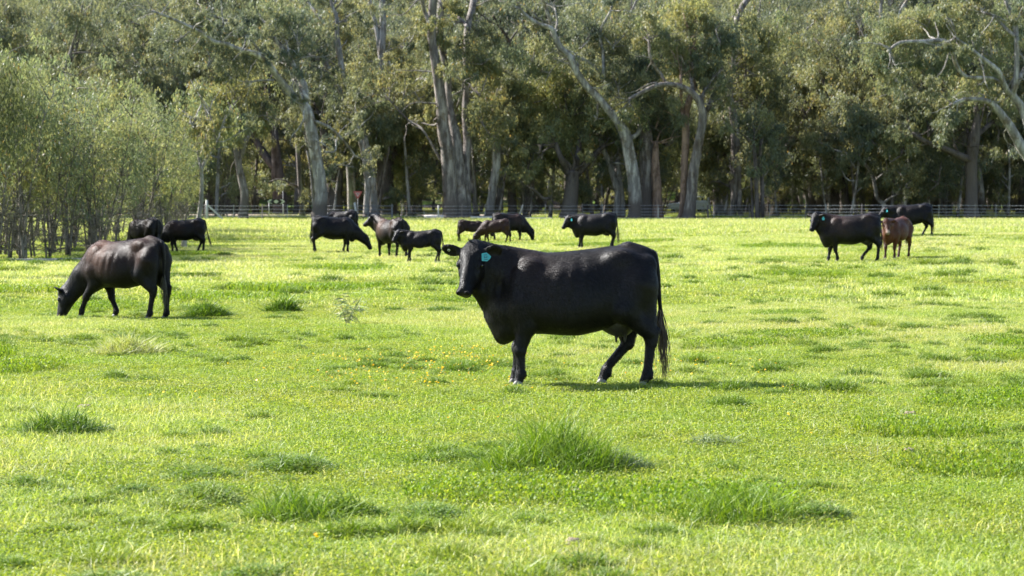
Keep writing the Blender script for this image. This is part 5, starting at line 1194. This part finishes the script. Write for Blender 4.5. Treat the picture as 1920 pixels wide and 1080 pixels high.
# ---- grass tufts one can tell apart: px, foot row, half width px, height px, kind, label
TUFT = [
 (1040, 888, 185, 104, 'tall', 'tall bright tussock in front of the big cow, highest of the near grass'),
 (1160, 890, 80, 55, 'grey', 'grey green leafy weed clump on the right flank of the tall tussock'),
 (120, 818, 110, 46, 'leaf', 'dark green leafy clump at left, in front of the lone grazing cow'),
 (530, 586, 42, 26, 'leaf', 'round dark green tuft between the lone grazing cow and the seedling'),
 (240, 668, 80, 46, 'seed', 'patch of pale upright seeding grass in front of the lone grazing cow'),
 (550, 982, 135, 66, 'tall', 'wide bright tussock low at left of the picture'),
 (545, 890, 100, 42, 'leaf', 'leafy mound just above the wide bright tussock'),
 (1390, 985, 165, 82, 'tall', 'wide bright tussock low at right with a dark shaded foot'),
 (1540, 985, 70, 40, 'leaf', 'dark clover clump joined to the right end of the wide right tussock'),
 (1610, 708, 60, 20, 'leaf', 'low dark clump at right beyond the end of the cow shadow'),
 (1340, 842, 70, 30, 'grey', 'greyish weed clump right of the tall tussock'),
 (390, 594, 55, 26, 'leaf', 'green tuft beside the hind feet of the lone grazing cow'),
 (1860, 612, 60, 14, 'leaf', 'flat dark green clump near the right edge behind'),
 (830, 584, 60, 12, 'leaf', 'low strip of dark clover left of the big cow chest'),
 (740, 584, 40, 10, 'leaf', 'small dark clover patch between seedling and big cow'),
 (50, 918, 70, 26, 'leaf', 'low green clump at the lower left edge'),
 (800, 870, 70, 34, 'tall', 'small bright tussock left of the tall one'),
 (1640, 585, 46, 10, 'leaf', 'thin green patch in the open grass below the red calf'),
 (250, 935, 70, 24, 'leaf', 'shaded clover hollow near the lower left'),
 (420, 482, 30, 9, 'leaf', 'tuft at the tail of the cow by the thicket'),
]
for i, (px, row, hw, hp, kind, lab) in enumerate(TUFT):
    hp *= 1.12 if kind == 'leaf' and row > 560 else 1.; b = on_ground(px, row); k_ = b.y / FPX; r = rs(900 + i); W = hw * k_; Hh = hp * k_; depth = min(W, .75); n = int(np.clip(2600 * W * depth / .25, 700, 9000))
    a = r.rand(n) * 6.283; q = np.sqrt(r.rand(n)); bx, by = q * np.cos(a) * W, q * np.sin(a) * depth
    fall = np.clip(1.05 - q ** 1.3, .12, 1) * (.65 + .6 * fbm(bx / (W * .45) + i, by / .3, 60 + i, 2))
    wsc = max(.0058, k_ * 1.5)
    pal = dict(tall=[(.12, .20, .016), (.17, .25, .020), (.08, .145, .012), (.24, .31, .03)], leaf=[(.09, .155, .012), (.12, .195, .015), (.06, .115, .010), (.17, .25, .022)], seed=GS + GY, grey=[(.20, .25, .12), (.25, .28, .17), (.14, .20, .07)])[kind]  # darkest greens put the clumps' shade into their blade colour
    V, F, C = blades(r, n, 1, Hh * 1.32, wsc, pal, .62 if kind != 'leaf' else .75, spots=(bx, by)); s5 = np.repeat(fall, 5); V[:, 2] *= s5
    parts = [(V, F, C)]
    if 1:
        m_ = n if kind in ('leaf', 'grey') else n // 2; a = r.rand(m_) * 6.283; q = np.sqrt(r.rand(m_)); fx, fy = q * np.cos(a) * W, q * np.sin(a) * depth
        V, F, C = flats(r, m_, 1, .25, 1.0, max(.026, k_ * 3), pal, .7, spots=(fx, fy)); V[:, 2] *= Hh * (.85 if kind in ('leaf', 'grey') else .5) * np.repeat(np.clip(1.05 - q ** 2, .1, 1), 4); parts.append((V, F, C))
    V, F, C = cat_parts(parts); V[:, 2] += ground_fine(V[:, 0] + b.x, V[:, 1] + b.y) - b.z - .01
    o = link('grass_tussock', mesh_from('grass_tussock', V, F, M_tuft, C, smooth=False), None, b); tag(o, lab, 'grass tuft')
# ---- capeweed flowers scattered in a band left of and under the cow
r = rs(321); parts = []
for (px, row, sx, sy, n) in [(790, 690, 90, 22, 260), (850, 668, 60, 10, 120), (690, 715, 60, 14, 70), (1240, 690, 60, 12, 40), (1350, 690, 80, 12, 30), (940, 705, 40, 12, 50), (560, 1042, 16, 4, 3), (300, 745, 40, 8, 14), (600, 700, 120, 24, 50), (1100, 760, 300, 60, 40)]:
    for j in range(int(n * .45)):
        p = on_ground(px + r.randn() * sx, row + r.randn() * sy); parts.append((p.x, p.y, p.z))
P = np.array(parts); n = len(P); V, F, C = flats(r, n, 1, .0, .0, .024, [(.75, .48, .02), (.85, .55, .03), (.70, .35, .02)], .35, spots=(P[:, 0], P[:, 1])); V[:, 2] += np.repeat(P[:, 2] + .055 + .02 * r.rand(n), 4)
V2, F2, C2 = flats(r, n, 1, .0, .0, .024, [(.75, .48, .02), (.85, .55, .03)], .35, spots=(P[:, 0] + .004, P[:, 1])); V2[:, 2] += np.repeat(P[:, 2] + .057 + .02 * r.rand(n), 4)
V, F, C = cat_parts([(V, F, C), (V2, F2, C2)]); o = link('capeweed_flowers', mesh_from('capeweed_flowers', V, F, M_tuft, C, smooth=False)); tag(o, 'tiny orange yellow capeweed flowers scattered in the grass', kind='stuff')
# ---- dung pats and scraped earth
M_dung = plain('dried_dung', (.20, .155, .12), .95, .1, bump=.8, bscale=20)
for (px, row, w, lab) in [(1768, 797, 16, 'flat dried dung pat at the right, in the open grass'), (1708, 778, 12, 'small dung pat left of the flat one at right'), (1075, 1040, 16, 'brown dung pat near the bottom, below the tall tussock'), (1085, 934, 14, 'small dark mound of earth below the tall tussock'), (158, 768, 16, 'pale scraped earth patch above the dark leafy clump'), (1705, 852, 13, 'dark crumbled dung pat under the flat one at right')]:
    b = on_ground(px, row); r_ = w * b.y / FPX; r = rs(px); n = 14; rings = [np.stack([np.cos(t_ := np.linspace(0, 6.283, n, endpoint=False)) * r_ * q * (1 + .25 * np.sin(t_ * 3 + px)), np.sin(t_) * r_ * q * .9, np.full(n, z) + r.rand(n) * .012], -1) for q, z in ((1, .0), (.9, .022), (.55, .034), (.2, .03))]
    V = np.concatenate(rings); F = [[a_ * n + i, a_ * n + (i + 1) % n, a_ * n + n + (i + 1) % n, a_ * n + n + i] for a_ in range(3) for i in range(n)]
    V = np.vstack([V, [[0, 0, .03]]]); T = [[3 * n + i, 3 * n + (i + 1) % n, 4 * n] for i in range(n)]
    o = link('dung_pat', mesh_from('dung_pat', V, [np.array(F), np.array(T)], M_dung), None, b); tag(o, lab, 'dung')
b = gpt(344, 95); V, F, C = tube_vf(np.array([[0, 0, -.1], [.03, 0, .3], [.05, 0, .62]]), [.14, .11, .10], 9, 4, .15); o = link('tree_stump', mesh_from('tree_stump', V, [F, C[:, :3]], M_wood), None, b); tag(o, 'small grey stump seen under the belly of the grazing cow by the thicket', 'stump')
